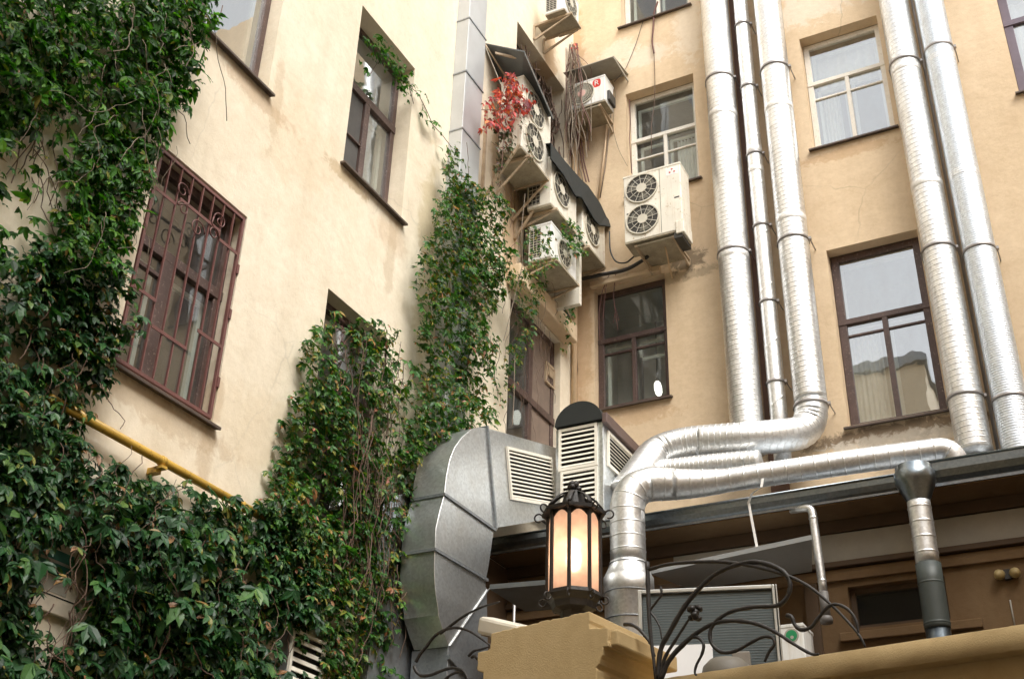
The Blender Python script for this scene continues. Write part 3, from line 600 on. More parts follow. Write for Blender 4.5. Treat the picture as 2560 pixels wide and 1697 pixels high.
def rf(s):
    x = np.interp(s, Ls, [p[0] for p in path]); e = (x-VX)
    return .195-.062*min(max((e-.28)/.75, 0), 1)
m = MB(); m.sweep(path, rf, 28, (.155, .0045, .008), spiral=False); m.build("pipe", M['duct'], t)
m = MB(); z0_, z1_ = zr0, zr1
m.lathe((VX, YV, 0), [(.197, z0_+.02), (.203, z0_+.018), (.203, z0_-.01), (.265, z1_+.01), (.272, z1_+.005), (.272, zr2-.02), (.262, zr2-.03), (.262, 2.7), (.268, 2.69), (.268, 2.66), (.262, 2.65), (.262, .5)], 30); m.build("reducer", M['duct'], t)
for z in (zr0-.005, zr2-.03, zr2-.32): m = MB(); m.lathe((VX, YV, 0), [(.2 if z > zr0-.02 else .266, z-.008), (.212 if z > zr0-.02 else .279, z), (.2 if z > zr0-.02 else .266, z+.008)], 30); m.build("seam", M['casing'], t)
# ---- gutter fittings: funnel downpipe, thin downpipe, hanging tape
def oy(y): return lambda a, b: onP(*zm(1920, 1132, 2.775, a, b), (0, y, 0), YY)
q = oy(-2.62); T0 = q(1025, 130); T1 = q(1030, 200); T2 = q(1058, 330); T3 = q(1110, 770); T4 = q(1212, 1220)
fx = T3[0]; fy = -2.62
t = empty("drainpipe", (fx, fy, 3), "thick metal downpipe with a funnel head and a dark lower half", "pipe")
m = MB(); m.lathe((fx, fy, 0), [(.17, T0[2]+.06), (.185, T0[2]+.05), (.185, T0[2]), (.205, T0[2]-.02), (.205, T1[2]), (.195, T1[2]-.03), (.118, T2[2]), (.115, T2[2]-.02)], 24); m.build("funnel", M['gutter'], t)
m = MB(); m.sweep([(fx, fy, T2[2]), (fx, fy, T3[2])], .116, 24, (.16, .005, .01), spiral=False); m.build("pipe", M['duct'], t)
m = MB(); m.sweep([(fx, fy, T3[2]-.002), (fx, fy, T4[2])], .124, 24, (.4, .004, .01), spiral=False); m.build("sleeve", paint("dark_green_sleeve", (.05, .06, .055), .5), t)
m = MB(); m.sweep([(fx, fy, T4[2]), (fx, fy, T4[2]-1.5)], .118, 24); m.build("pipe", M['gutter'], t)
q = oy(-2.40); A = q(190, 372); B = q(290, 375); C_ = q(375, 965); D_ = q(410, 1140); 
t = empty("drainpipe", (C_[0], -2.4, 3), "thin metal downpipe dropping from the eave gutter", "pipe")
m = MB(); m.sweep(fillet([(B[0]-.22, -2.36, B[2]+.02), (B[0]+.02, -2.40, B[2]), (B[0]+.05, -2.40, C_[2])], .08, 5), .045, 14, (.7, .006, .012), spiral=False); m.build("pipe", M['duct'], t)
m = MB(); m.sweep([(B[0]+.05, -2.40, C_[2]), (B[0]+.05, -2.40, D_[2])], .05, 14); m.lathe((B[0]+.05, -2.40, D_[2]), [(.062, -.06), (.068, -.02), (.06, .01)], 14); m.build("sleeve", paint("grey_plastic_sleeve", (.14, .13, .12), .5), t)
z7 = lambda a, b: zm(1740, 1000, 3.92, a, b)
P1 = onR(*z7(655, 765), 2.82); P2 = onR(*z7(640, 850), 2.83); P3 = onR(*z7(545, 915), 2.72); P4 = onR(*z7(515, 1000), 2.53); P5 = onR(*z7(600, 1455), 2.53)
m = MB()
for a, b in ((P1, P2), (P2, P3), (P3, P4), (P4, P5)):
    m.obox(np.array(a)-np.array((.014, 0, 0)), (.028, 0, 0), (0, .003, 0), np.array(b)-np.array(a))
tag(m.build("tape_strip", M['tape']), "torn white tape strip hanging off the eave duct", "tape")

# ------------------------------------------------------------------ louvred housing with a barrel hood
z6 = lambda a, b: zm(1340, 960, 4.611, a, b)
YH = -2.05
hp = lambda a, b: onR(*z6(a, b), -YH)
TL, TR, BR_ = hp(230, 530), hp(775, 440), hp(815, 1400)
hx0, hx1, hz1, hz0 = TL[0], TR[0], TL[2], 5.2
dback = 1.35
t = empty("vent_housing", (hx0, YH, hz0), "ivory louvred roof vent with a black barrel hood", "roof vent")
FH = lambda a, o, z: (a, YH-o, z)
m = MB(); m.box(FH, hx0, hx1, -dback, 0, hz0, hz1); m.build("casing", M['sheet'], t, .008)
def louver(parent, F, a0, a1, z0, z1, o, n, mat='louver', fr=.035, name="louvre"):
    m = MB()
    m.box(F, a0, a0+fr, o+.002, o+.03, z0, z1); m.box(F, a1-fr, a1, o+.002, o+.03, z0, z1); m.box(F, a0+fr, a1-fr, o+.002, o+.028, z0, z0+fr); m.box(F, a0+fr, a1-fr, o+.002, o+.028, z1-fr, z1)
    p = (z1-z0-2*fr)/n; d = p*.52
    for k in range(n):
        z = z0+fr+p*k
        m.prism([F(a0+fr, o+.028, z+.002), F(a0+fr, o+.004, z+d), F(a0+fr, o+.008, z+d+.006), F(a0+fr, o+.030, z+.010)], np.array(F(a1-fr, 0, 0))-np.array(F(a0+fr, 0, 0)))
    g = m.build(name, M[mat], parent)
    b = MB(); b.quad(F(a0+fr*.6, o+.0015, z0+fr*.6), F(a1-fr*.6, o+.0015, z0+fr*.6), F(a1-fr*.6, o+.0015, z1-fr*.6), F(a0+fr*.6, o+.0015, z1-fr*.6)); b.build("recess", M['black'], g)
    return g
A_ = hp(272, 540); B_ = hp(745, 935); C_ = hp(302, 1010); D_ = hp(745, 1400)
louver(t, FH, A_[0], hx1-.075, hp(500, 975)[2], hp(500, 490)[2], 0, 8)
louver(t, FH, A_[0]+.03, hx1-.075, hp(500, 1440)[2], hp(500, 985)[2], 0, 7)
FS = lambda a, o, z: (hx1+o, YH+a, z)
louver(t, FS, .10, dback-.1, hp(500, 960)[2], hz1-.09, 0, 8)
# barrel hood, axis along Y
cxh, rh = (hx0+hx1)/2+.01, (hx1-hx0)/2-.0; m = MB(); n = 18
cr = [(cxh-rh*math.cos(math.pi*k/n), hz1+.01+rh*.92*math.sin(math.pi*k/n)) for k in range(n+1)]
m.prism([(a, YH-.06, b) for a, b in cr], (0, dback+.12, 0)); hood = m.build("hood", M['felt'], t)
m = MB(); m.box(FH, hx1+.002, hx1+.07, -dback-.06, .05, hz1-.05, hz1+.09); m.build("hood_edge", paint("plum_tin_edge", (.16, .11, .10), .45, metal=.4), t, .008)

# ------------------------------------------------------------------ big C-shaped rectangular duct
X0 = .62; XW = X0-.40
z3 = lambda a, b: zm(980, 1000, 2.77, a, b); z2 = lambda a, b: zm(640, 1132, 2.775, a, b)
cx_ = lambda p: onL(*p, X0)
out_px = [z3(655, 192), z3(600, 190), z3(545, 205), z3(480, 262), z3(432, 330), z3(400, 410), z3(375, 530), z3(362, 655), z3(330, 770), z3(302, 890), z3(296, 1035), z3(290, 1180), z3(298, 1310), z3(318, 1450), z2(1262, 1120), z2(1300, 1240), z2(1335, 1340)]
in_px = [z3(715, 884), z3(715, 885), z3(714, 886), z3(713, 887), z3(712, 888), z3(710, 890), z3(708, 892), z3(705, 897), z3(690, 1000), z3(668, 1150), z3(650, 1243), z3(648, 1290), z2(1605, 945), z2(1540, 1045), z2(1470, 1140), z2(1405, 1240), z2(1340, 1335)]
to = [cx_(p) for p in out_px]; ti = [cx_(p) for p in in_px]
t = empty("exhaust_duct", tuple(ti[0]), "big bent rectangular sheet metal duct beside the ivy", "duct")
m = MB(); k = len(to); dx = np.array((XW-X0, 0, 0))
T0u, T0d = cx_(z3(1140, 330)), cx_(z3(1150, 812)); to = [T0u]+to; ti = [T0d]+ti
# back end of the straight box tucks under the housing
vs = []
for o_, i_ in zip(to, ti): vs += [o_, i_, i_+dx, o_+dx]
fs = []
for j in range(k): 
    for e in range(4): fs.append((4*j+e, 4*j+(e+1) % 4, 4*j+4+(e+1) % 4, 4*j+4+e))
fs += [(0, 1, 2, 3), (4*k+3, 4*k+2, 4*k+1, 4*k)]
m.add(vs, fs); m.auto = 35; m.build("casing", M['sheet'], t, .006)
for j in (1, 8, 11):
    m = MB()
    o_, i_ = np.array(to[j]), np.array(ti[j]); e = (i_-o_)/np.linalg.norm(i_-o_); wv = .03
    nrm = np.cross(e, (1, 0, 0)); wid = nrm*wv
    m.obox(o_-e*.022-wid/2+np.array((.001, 0, 0)), np.array((.022, 0, 0)), wid, (i_-o_)+e*.04)
    m.obox(o_-e*.022-wid/2+np.array((.001, 0, 0)), dx, wid, e*.021)
    m.build("seam", M['casing'], t)
m = MB()
m.sweep([np.array(p)+np.array((.001, 0, 0)) for p in to[2:]], .0055, 6)      # folded edge between outer face and side
m.build("folded_edge", M['duct'], t)
m = MB(); a, b = np.array(ti[-5]), np.array(ti[-1]); m.obox(a+np.array((.002, 0, 0)), (.012, 0, 0), b-a, np.array((0, .045, .03))); m.build("folded_edge", M['duct'], t)
# louvre on its flank, built in the tilted plane of the box
La, Lb, Lc, Ld = (cx_(z3(*p)) for p in ((790, 322), (1108, 402), (1128, 742), (815, 690)))
O = np.array(Ld); eu = np.array(Lc)-O; ev = np.array(La)-O; ev = ev-eu*np.dot(ev, eu)/np.dot(eu, eu)*.6
wd_, ht_ = np.linalg.norm(eu), np.linalg.norm(ev); eu /= wd_; ev /= ht_
FT = lambda a, o, z: tuple(O+eu*a+np.array((1., 0, 0))*(o+.003)+ev*z)
louver(t, FT, 0, wd_, 0, ht_, 0, 12)
# lower box that takes the duct back to the building
m = MB(); P = [cx_(z2(*p)) for p in ((1335, 1345), (1640, 960), (1700, 1250), (1540, 1490), (1340, 1412))]
bx = cx_(z2(1340, 1412)); 
m.prism([(X0-.004, bx[1]-.02, cx_(z2(1335, 1345))[2]), (X0-.004, ti[-5][1], ti[-5][2]-.04), (X0-.004, ti[-5][1]+.25, 2.2), (X0-.004, ti[-5][1]+.2, .3), (X0-.004, bx[1], .3)], (XW-X0-.03, 0, 0)); m.build("lower_casing", M['casing'], t, .006)
m = MB(); m.prism([(X0-.002, bx[1]-.03, bx[2]+.01), (X0-.002, bx[1]+.9, bx[2]-.22), (X0-.002, bx[1]+.9, bx[2]-.26), (X0-.002, bx[1]-.03, bx[2]-.03)], (.03, 0, 0)); m.build("seam", M['casing'], t)
# grey casing beside it on the cream wall
P = onL(*z2(850, 300), .16); g0 = onL(958, 930, .16); g1 = onL(1078, 1000, .16)
m = MB(); m.prism([(.001, -4.95, .0), (.001, -4.95, 4.75), (.001, -4.35, 5.05), (.001, -3.95, 5.05), (.001, -3.95, 0)], (.15, 0, 0)); tag(m.build("wall_casing", M['casing'], None, .006), "dull grey metal casing standing behind the ivy next to the bent duct", "casing")
zc = lambda a, b: zm(1200, 400, 2.355, a, b); z3r = lambda a, b: zm(1200, 0, 2.77, a, b)
# ------------------------------------------------------------------ outdoor air conditioning units
def fan(t, F, ac, zc, o, r, spokes=12, dense=False, hub=.33, hubmat='acgrille'):
    """round guard: dark well, blades, wires and hub; returns nothing"""
    def ring(m, ra, rb, oa, ob, n=36):
        P = []
        for k in range(n):
            c, s = math.cos(2*math.pi*k/n), math.sin(2*math.pi*k/n); P += [F(ac+ra*c, oa, zc+ra*s), F(ac+rb*c, oa, zc+rb*s), F(ac+rb*c, ob, zc+rb*s), F(ac+ra*c, ob, zc+ra*s)]
        m.add(P, [(4*k+e, 4*k+(e+1) % 4, 4*((k+1) % n)+(e+1) % 4, 4*((k+1) % n)+e) for k in range(n) for e in range(4)])
    m = MB(); m.add([F(ac+r*math.cos(2*math.pi*k/36), o+.003, zc+r*math.sin(2*math.pi*k/36)) for k in range(36)], [tuple(range(36))]); g = m.build("fan_well", M['acdark'], t)
    m = MB()
    for k in range(3):
        th = k*2.094+.4
        P = [F(ac+rr*r*math.cos(th+dt), o+oo, zc+rr*r*math.sin(th+dt)) for rr, dt, oo in ((.22, 0, .006), (.9, -.15, .006), (.93, .65, .014), (.22, .5, .012))]
        m.add(P, [(0, 1, 2, 3)])
    m.build("fan_blade", paint("fan_blade_grey", (.16, .15, .12), .5) if 'fan_blade_grey' not in bpy.data.materials else bpy.data.materials['fan_blade_grey'], t)
    m = MB(); ring(m, r*.99, r*1.07, o+.002, o+.022)
    for rr in ((.66,) if not dense else (.6, .8)): ring(m, r*rr-.0022, r*rr+.0022, o+.020, o+.024)
    n = spokes
    for k in range(n):
        th = 2*math.pi*k/n+.1; c, s = math.cos(th), math.sin(th); w_ = .0036 if not dense else .0026
        P = [F(ac+rr*c-ww*s, oo, zc+rr*s+ww*c) for rr, ww in ((r*hub*.8, -w_), (r, -w_), (r, w_), (r*hub*.8, w_)) for oo in (o+.018,)]
        m.add(P+[tuple(np.array(p)+np.array(F(0, .006, 0))-np.array(F(0, 0, 0))) for p in P], [(0, 1, 2, 3), (7, 6, 5, 4), (0, 4, 5, 1), (1, 5, 6, 2), (2, 6, 7, 3), (3, 7, 4, 0)])
    m.build("fan_guard", M['acgrille'], t)
    m = MB(); n = 24; P = [F(ac+r*hub*math.cos(2*math.pi*k/n), o+.026, zc+r*hub*math.sin(2*math.pi*k/n)) for k in range(n)]; Q = [F(ac+r*hub*math.cos(2*math.pi*k/n), o+.015, zc+r*hub*math.sin(2*math.pi*k/n)) for k in range(n)]
    m.add(P+Q, [tuple(range(n))]+[(k, (k+1) % n, n+(k+1) % n, n+k) for k in range(n)]); m.build("fan_hub", M[hubmat], t)
def ac_unit(label, F, a0, a1, z0, z1, o0, o1, fans, body='ac', spokes=12, dense=False, seam=None, name="air_conditioner", tray=True, hubmat='acgrille', endgrid=None, group="outdoor air conditioners on the courtyard walls"):
    t = empty(name, F((a0+a1)/2, o1, z0), label, "air conditioner", group)
    m = MB(); m.box(F, a0, a1, o0, o1, z0, z1); m.build("casing", M[body], t, .014)
    m = MB(); m.box(F, a0-.006, a1+.006, o0-.004, o1+.006, z1-.03, z1+.006); m.build("lid", M[body], t, .006)
    m = MB(); m.box(F, a0+.006, a1-.006, o0+.006, o1-.006, z0-.022, z0-.001)
    for p in (.15, .3, .5, .7, .85):
        for q in (.25, .7): a = a0+(a1-a0)*p; o = o0+(o1-o0)*q; m.box(F, a-.012, a+.012, o-.012, o+.012, z0-.028, z0-.0225)
    m.build("base", M['acunder'], t)
    for (fa, fz, fr) in fans: fan(t, F, a0+(a1-a0)*fa, z0+(z1-z0)*fz, o1, fr, spokes, dense, hubmat=hubmat)
    if seam:
        m = MB(); a = a0+(a1-a0)*seam; m.box(F, a-.003, a+.003, o1+.0005, o1+.002, z0+.02, z1-.035)
        for (p, q) in ((.92, .48), (.09, .42)): a = a0+(a1-a0)*p; z = z0+(z1-z0)*q; m.box(F, a-.04, a+.04, o1+.0006, o1+.003, z-.011, z+.011)
        m.build("panel_gap", M['acdark'], t)
    if endgrid:                                        # fins showing on the end that faces the viewer
        m = MB(); m.box(F, a0-.003, a0-.001, o0+.03, o0+(o1-o0)*endgrid, z0+.05, z1-.06); e = m.build("end_coil", M['acdark'], t)
        m = MB()
        for k in range(12): z = z0+.06+(z1-z0-.14)*k/11; m.box(F, a0-.008, a0-.004, o0+.03, o0+(o1-o0)*endgrid, z-.003, z+.003)
        for k in range(4): o = o0+.03+((o1-o0)*endgrid-.03)*k/3; m.box(F, a0-.011, a0-.0085, o-.003, o+.003, z0+.05, z1-.06)
        m.build("end_guard", M['acgrille'], e)
    return t
def bracket(label, F, aa, o1, z, drop=.38, dep=None):
    """two wall arms with struts and the tray between them"""
    t = empty("wall_bracket", F(sum(aa)/2, 0, z), label, "bracket", "steel brackets under the air conditioners")
    for a in aa:
        m = MB(); m.box(F, a-.02, a+.02, .002, o1, z-.045, z-.006); m.box(F, a-.02, a+.02, .002, .03, z-drop, z-.0455)
        m.prism([F(a-.012, .03, z-drop+.02), F(a-.012, o1-.06, z-.046), F(a-.012, o1-.02, z-.046), F(a-.012, .03, z-drop-.03)], np.array(F(.024, 0, 0))-np.array(F(0, 0, 0)))
        m.build("arm", M['rust'], t)
    m = MB(); m.box(F, min(aa)+.021, max(aa)-.021, o1-.05, o1-.004, z-.04, z-.008); m.box(F, min(aa)+.021, max(aa)-.021, .06, o1-.052, z-.03, z-.024); m.build("tray", M['acunder'], t)
    return t
M['pinkhub'] = paint('pink_white_hub', (.78, .50, .44), .4)
f7 = lambda a, b: zm(1540, 390, 5.6, a, b)
# A: two fans on the peach wall
ac_unit("tall two fan unit on the peach wall over the brown window", FR, 1.205, 2.13, 10.27, 11.50, .36, .75, [(.325, .755, .250), (.325, .285, .250)], seam=.64, spokes=12)
A_ = bpy.context.scene.objects["air_conditioner"]
m = MB(); m.box(FR, 2.02, 2.15, .40, .766, 10.20, 10.42); m.build("pipe_cover", M['ac'], A_, .01)
m = MB(); m.box(FR, 1.98, 2.11, .36, .74, 10.14, 10.235); m.build("valve_recess", M['acdark'], A_)
m = MB()
for (p, q) in ((0, .035), (-.035, -.02), (.035, -.02)): m.lathe(FR(2.0+p, .752, 11.37+q), [(0, 0), (.016, .001), (.016, .004), (0, .005)], 4, (0, -1, 0), False)
lg = m.build("logo_mark", M['redlogo'], A_)
m = MB(); m.box(FR, 1.90, 2.10, .7503, .7515, 11.30, 11.44); m.build("badge", M['acwhite'], A_)
bracket("bracket under the tall two fan unit on the peach wall", FR, (1.36, 1.95), .70, 10.235, .12)
# B: small unit with a red emblem by the corner
tB = ac_unit("small white unit with a red emblem beside the corner vines", FR, .20, .85, 13.36, 13.90, .22, .58, [(.36, .5, .215)], body='acwhite', spokes=44, dense=True, hubmat='pinkhub', endgrid=None)
cu = bpy.data.curves.new("emblem_letter", 'FONT'); cu.body = "R"; cu.size = .15; cu.extrude = .002; cu.align_x = 'CENTER'; cu.align_y = 'CENTER'
to_ = bpy.data.objects.new("emblem_letter", cu); COL.objects.link(to_); bpy.context.view_layer.update()
me = bpy.data.meshes.new_from_object(to_.evaluated_get(bpy.context.evaluated_depsgraph_get())); bpy.data.objects.remove(to_)
lt = bpy.data.objects.new("emblem_letter", me); COL.objects.link(lt); me.materials.clear(); me.materials.append(M['acwhite']); lt.matrix_world = Matrix.Translation((.70, -.5835, 13.77)) @ Matrix.Rotation(R_(90), 4, 'X'); lt.parent = tB
m = MB(); n = 20; m.prism([FR(.70+.075*(abs(math.cos(t_))**.6)*math.copysign(1, math.cos(t_)), .5805, 13.77+.085*(abs(math.sin(t_))**.6)*math.copysign(1, math.sin(t_))) for t_ in [2*math.pi*k/n for k in range(n)]], (0, -.0012, 0)); m.build("emblem", M['redlogo'], tB)
m = MB(); m.box(FR, .851, .90, .24, .50, 13.42, 13.62); m.build("valve_cover", M['acdark'], tB, .01)
bracket("bracket under the small unit with the red emblem", FR, (.2, .74), .56, 13.33, .2)
m = MB(); g = [onR(*zm(1200, 0, 2.77, *p), o) for p, o in (((655, 505), .62), ((940, 412), .62))]
m.prism([FR(.12, .005, 14.32), FR(.12, .66, 14.17), FR(.12, .66, 14.155), FR(.12, .005, 14.30)], (.93, 0, 0)); m.box(FR, 1.03, 1.05, .01, .655, 14.13, 14.165)
tag(m.build("canopy_sheet", paint('weathered_pale_tin', (.36, .33, .27), .6, .15)), "grey tin sheet canopy over the small emblem unit", "canopy")
# C: unit near the top of the corner wall
z8 = lambda a, b: zm(1340, 0, 7.841, a, b)
c0 = onL(*z8(560, 175), .62); c1 = onL(*z8(825, 660), .62)
tC = ac_unit("topmost unit on the corner wall, seen from below", FLw, c0[1], c1[1]+.03, c0[2]+.02, c0[2]+.62, .26, .62, [(.4, .5, .22)], body='acwhite', endgrid=.6)
bracket("rusty bracket under the topmost corner unit", FLw, (c0[1]+.12, c1[1]-.06), .70, c0[2]-.0, .32)
# D: two fans, red creeper in front
ac_unit("tall two fan corner unit hung with red creeper", FLw, -2.90, -1.98, 10.76, 12.08, .18, .55, [(.42, .735, .275), (.42, .275, .275)], spokes=10)
bracket("bracket under the creeper hung two fan unit", FLw, (-2.72, -2.12), .60, 10.73, .55)
# E, F: single fan units under the black felt; G: lower, in the leaves
ac_unit("single fan unit in the middle of the corner row", FLw, -2.06, -1.18, 10.32, 11.17, .22, .61, [(.38, .55, .26)], endgrid=.55, spokes=8)
bracket("bracket under the middle unit of the corner row", FLw, (-1.95, -1.32), .66, 10.30, .2)
ac_unit("single fan unit nearest the inner corner", FLw, -.98, -.12, 10.34, 11.16, .24, .62, [(.40, .52, .25)], spokes=8)
bracket("bracket under the unit nearest the inner corner", FLw, (-.86, -.25), .68, 10.32, .2)
ac_unit("lowest corner unit half buried in green creeper", FLw, -1.98, -1.12, 9.46, 10.06, .22, .58, [(.5, .5, .2)], endgrid=.55, body='acwhite')
bracket("bracket under the lowest creeper buried unit", FLw, (-1.92, -1.2), .66, 9.44, .2)
m = MB(); m.box(FLw, -1.06, -.98, .05, .60, 9.2, 10.3); tag(m.build("duct_board", M['ac']), "ivory cover board beside the lowest corner unit", "board")
# felt strip over E and F
z4b = lambda a, b: zm(1240, 330, 4.02, a, b)
f_up = [(552, 110), (700, 300), (860, 480), (930, 545), (1050, 720), (1110, 850), (1195, 960)]; 
f_lo = [(552, 265), (680, 430), (800, 640), (860, 655), (990, 880), (1040, 935), (1120, 945)]
m = MB(); U_ = [onL(*z4b(*p), .64) for p in f_up]; Lo = [onL(*z4b(*p), .70) for p in f_lo]; W_ = [np.array((.05, p[1], p[2]+.16)) for p in U_]; 
W_ = [np.array((.05, u[1], u[2]+.14)) for u in U_]
n = len(U_); th = np.array((-.012, 0, -.012))
m.add(W_+U_+Lo+[p+th for p in W_]+[p+th for p in U_]+[p+th for p in Lo], [(k, k+1, n+k+1, n+k) for k in range(n-1)]+[(n+k, n+k+1, 2*n+k+1, 2*n+k) for k in range(n-1)]+[(3*n+k, 4*n+k, 4*n+k+1, 3*n+k+1) for k in range(n-1)]+[(4*n+k, 5*n+k, 5*n+k+1, 4*n+k+1) for k in range(n-1)])
tag(m.build("felt_strip", M['felt']), "sagging black felt strip roofing the two single fan units", "felt")
# dark tin awning over D with its stay
t = empty("tin_awning", (0, -3, 12.8), "dark tin awning above the red creeper unit", "awning")
z7b = lambda a, b: zm(1200, 80, 4.612, a, b)
aw = [onL(*z7b(52, 130), .02), onL(*z7b(565, 200), .75), onL(*z7b(820, 960), .75)]
y0_, z0_ = aw[1][1], aw[1][2]; y1_ = -1.95
awz = 12.62
fr = onL(*z7b(565, 200), .78); bk = onL(*z7b(55, 130), .01)
e2 = onL(*z3r(500, 800), .62); eb = np.array((.01, e2[1]+.02, e2[2]+.12))
P = [np.array((.01, bk[1], bk[2])), np.array((.70, fr[1], fr[2])), e2, eb]; cth = np.array((0, 0, -.02))
m = MB(); m.add(P+[p+cth for p in P], [(0, 1, 2, 3), (7, 6, 5, 4)]+[(k, (k+1) % 4, 4+(k+1) % 4, 4+k) for k in range(4)]); m.build("sheet", M['awn'], t)
m = MB(); dn = np.array((.012, 0, -.10)); m.add([P[1], P[2], P[2]+dn, P[1]+dn]+[p+np.array((.008, 0, 0)) for p in (P[1], P[2], P[2]+dn, P[1]+dn)], [(0, 1, 2, 3), (7, 6, 5, 4)]+[(k, (k+1) % 4, 4+(k+1) % 4, 4+k) for k in range(4)]); m.build("edge", M['awn'], t)
s1 = onL(*z7b(55, 140), .03); s2 = onL(*z7b(310, 540), .22); m = MB(); m.sweep([s1, s2], .013, 6); m.build("stay", M['rust'], t)
l1 = onL(*z7b(175, 250), .2); l2 = onL(*z7b(450, 312), .55); m = MB(); m.obox(l1, l2-l1, (0, .03, 0), (0, 0, .035)); m.build("rail", M['rust'], t)
# steel posts of the stand under D
t = empty("wall_frame", (0, -3, 10.5), "tall rusty angle frame holding the creeper unit off the wall", "frame")
m = MB()
for y in (-3.02, -2.02): m.box(FLw, y-.02, y+.02, .002, .04, 9.9, 11.6); m.prism([(.04, y-.015, 9.95), (.55, y-.015, 10.68), (.59, y-.015, 10.68), (.04, y-.015, 9.9)], (0, .03, 0))
m.build("angle_iron", M['rust'], t); m = MB(); m.box(FLw, -2.0, -1.96, .002, .04, 9.2, 10.9); m.build("angle_iron", M['rust'], t)
# cables and conduits
def cable(label, pts, r, mat='cable', cat="cable", seg=6, name="cable", rad=.15):
    m = MB(); m.sweep(fillet(pts, rad, 5), r, seg); return tag(m.build(name, M[mat]), label, cat)
cable("black cable running from the corner units down the corner to the hood", [onL(*zc(430, 800), .06), onL(*zc(500, 880), .06), onL(*zc(545, 980), .08), onL(*zc(560, 1120), .07), onL(*zc(580, 1420), .07)], .028)
cable("thick black pipe sagging under the tall two fan unit", [onR(*zc(600, 700), .3), onR(*zc(740, 670), .12), onR(*zc(860, 650), .12), onR(*zc(960, 590), .2), onR(*zc(985, 570), .4)], .03)
cable("looping cable hanging left of the tall two fan unit", [onR(*zc(762, 420), .06), onR(*zc(765, 540), .06), onR(*zc(800, 605), .06), onR(*zc(860, 608), .08), onR(*zc(905, 570), .3)], .013)
cable("beige conduit dropping from the emblem unit", [onR(*z3r(905, 690), .2), onR(*z3r(880, 800), .04), onR(*z3r(866, 1020), .04), onR(*z3r(818, 1375), .04)], .016, 'beige', "conduit")
cable("thin pale conduit beside the beige one", [onR(*z3r(915, 700), .12), onR(*z3r(894, 900), .03), onR(*z3r(872, 1130), .03), onR(*z3r(832, 1370), .03)], .010, 'stemgrey', "conduit")
cable("pale pipe running down the inner corner", [(.07, -.07, 6.2), (.07, -.07, 14.8)], .045, 'beige', "pipe", 10)
# ------------------------------------------------------------------ things on the cream wall
A_ = onL(202, 1039, .12); B_ = onL(594, 1254, .12)
t = empty("gas_pipe", tuple(A_), "yellow gas pipe running along the cream wall above the ivy", "pipe")
m = MB(); m.sweep([(.12, -9.25, A_[2]), (.12, -6.7, A_[2])], .038, 14); m.build("pipe", M['yellow'], t)
for yb in (-8.05, -7.05):
    m = MB(); m.box(FLw, yb-.03, yb+.03, .002, .10, A_[2]-.10, A_[2]-.05); m.box(FLw, yb-.03, yb+.03, .08, .16, A_[2]-.07, A_[2]-.047); m.lathe((.12, yb, A_[2]), [(.040, -.02), (.045, -.018), (.045, .018), (.040, .02)], 14, (0, 1, 0)); m.build("bracket", M['yellow'], t)
z4s = lambda a, b: zm(90, 1340, 7.13, a, b)
P = onL(*z4s(905, 310), .05); Q = onL(*z4s(640, 1500), .05)
t = empty("notice_board", (.05, P[1]-.5, Q[2]), "weathered notice board with green squares deep in the ivy", "notice board")
m = MB(); m.box(FLw, P[1]-.62, P[1], .003, .045, Q[2], P[2]); m.build("board", M['board'], t, .006)
m = MB(); m.box(FLw, P[1]-.42, P[1]-.10, .0455, .048, P[2]-.24, P[2]-.06); m.build("poster", M['greenboard'], t)
m = MB(); m.box(FLw, P[1]-.40, P[1]-.12, .0485, .0495, P[2]-.155, P[2]-.135); m.build("poster_line", M['band'], t)
m = MB(); m.box(FLw, P[1]-.42, P[1]-.10, .0455, .048, P[2]-.36, P[2]-.25); m.build("poster", M['band'], t)
m = MB(); m.box(FLw, P[1]-.62, P[1], .0455, .047, P[2]-.385, P[2]-.375); m.build("board_joint", M['black'], t)
P = onL(*z2(248, 1212), .16); Q = onL(*z2(190, 1568), .16)
t = empty("wall_vent", (0, P[1]+.25, P[2]-.6), "white louvred wall vent poking out of the lower ivy", "vent")
m = MB(); m.box(FLw, P[1], P[1]+.50, .003, .155, P[2]-.9, P[2]); m.build("housing", M['casing'], t, .005)
louver(t, FLw, P[1], P[1]+.50, P[2]-.9, P[2], .156, 10, fr=.03)

for lab, pts in (("insulated pipe loop behind the tall creeper hung unit", [(.30, -1.97, 10.95), (.30, -1.86, 10.9), (.12, -1.84, 10.7), (.06, -1.84, 9.6)]), ("insulated pipe loop behind the middle corner unit", [(.34, -1.17, 10.5), (.34, -1.09, 10.46), (.10, -1.07, 10.3), (.06, -1.0, 9.5)]),
                 ("drain hose dangling under the tall two fan unit", [(1.75, -.5, 10.22), (1.76, -.45, 10.08), (1.70, -.2, 10.0), (1.68, -.03, 9.95)]), ("wire drooping from the top window sill to the emblem unit", [(1.35, -.02, 15.4), (1.2, -.02, 14.9), (1.0, -.03, 14.4), (.9, -.3, 13.95)])):
    cable(lab, [np.array(p) for p in pts], .014 if "wire" not in lab else .005, 'beige' if 'hose' in lab else 'cable', "pipe" if "pipe" in lab else ("hose" if "hose" in lab else "wire"))
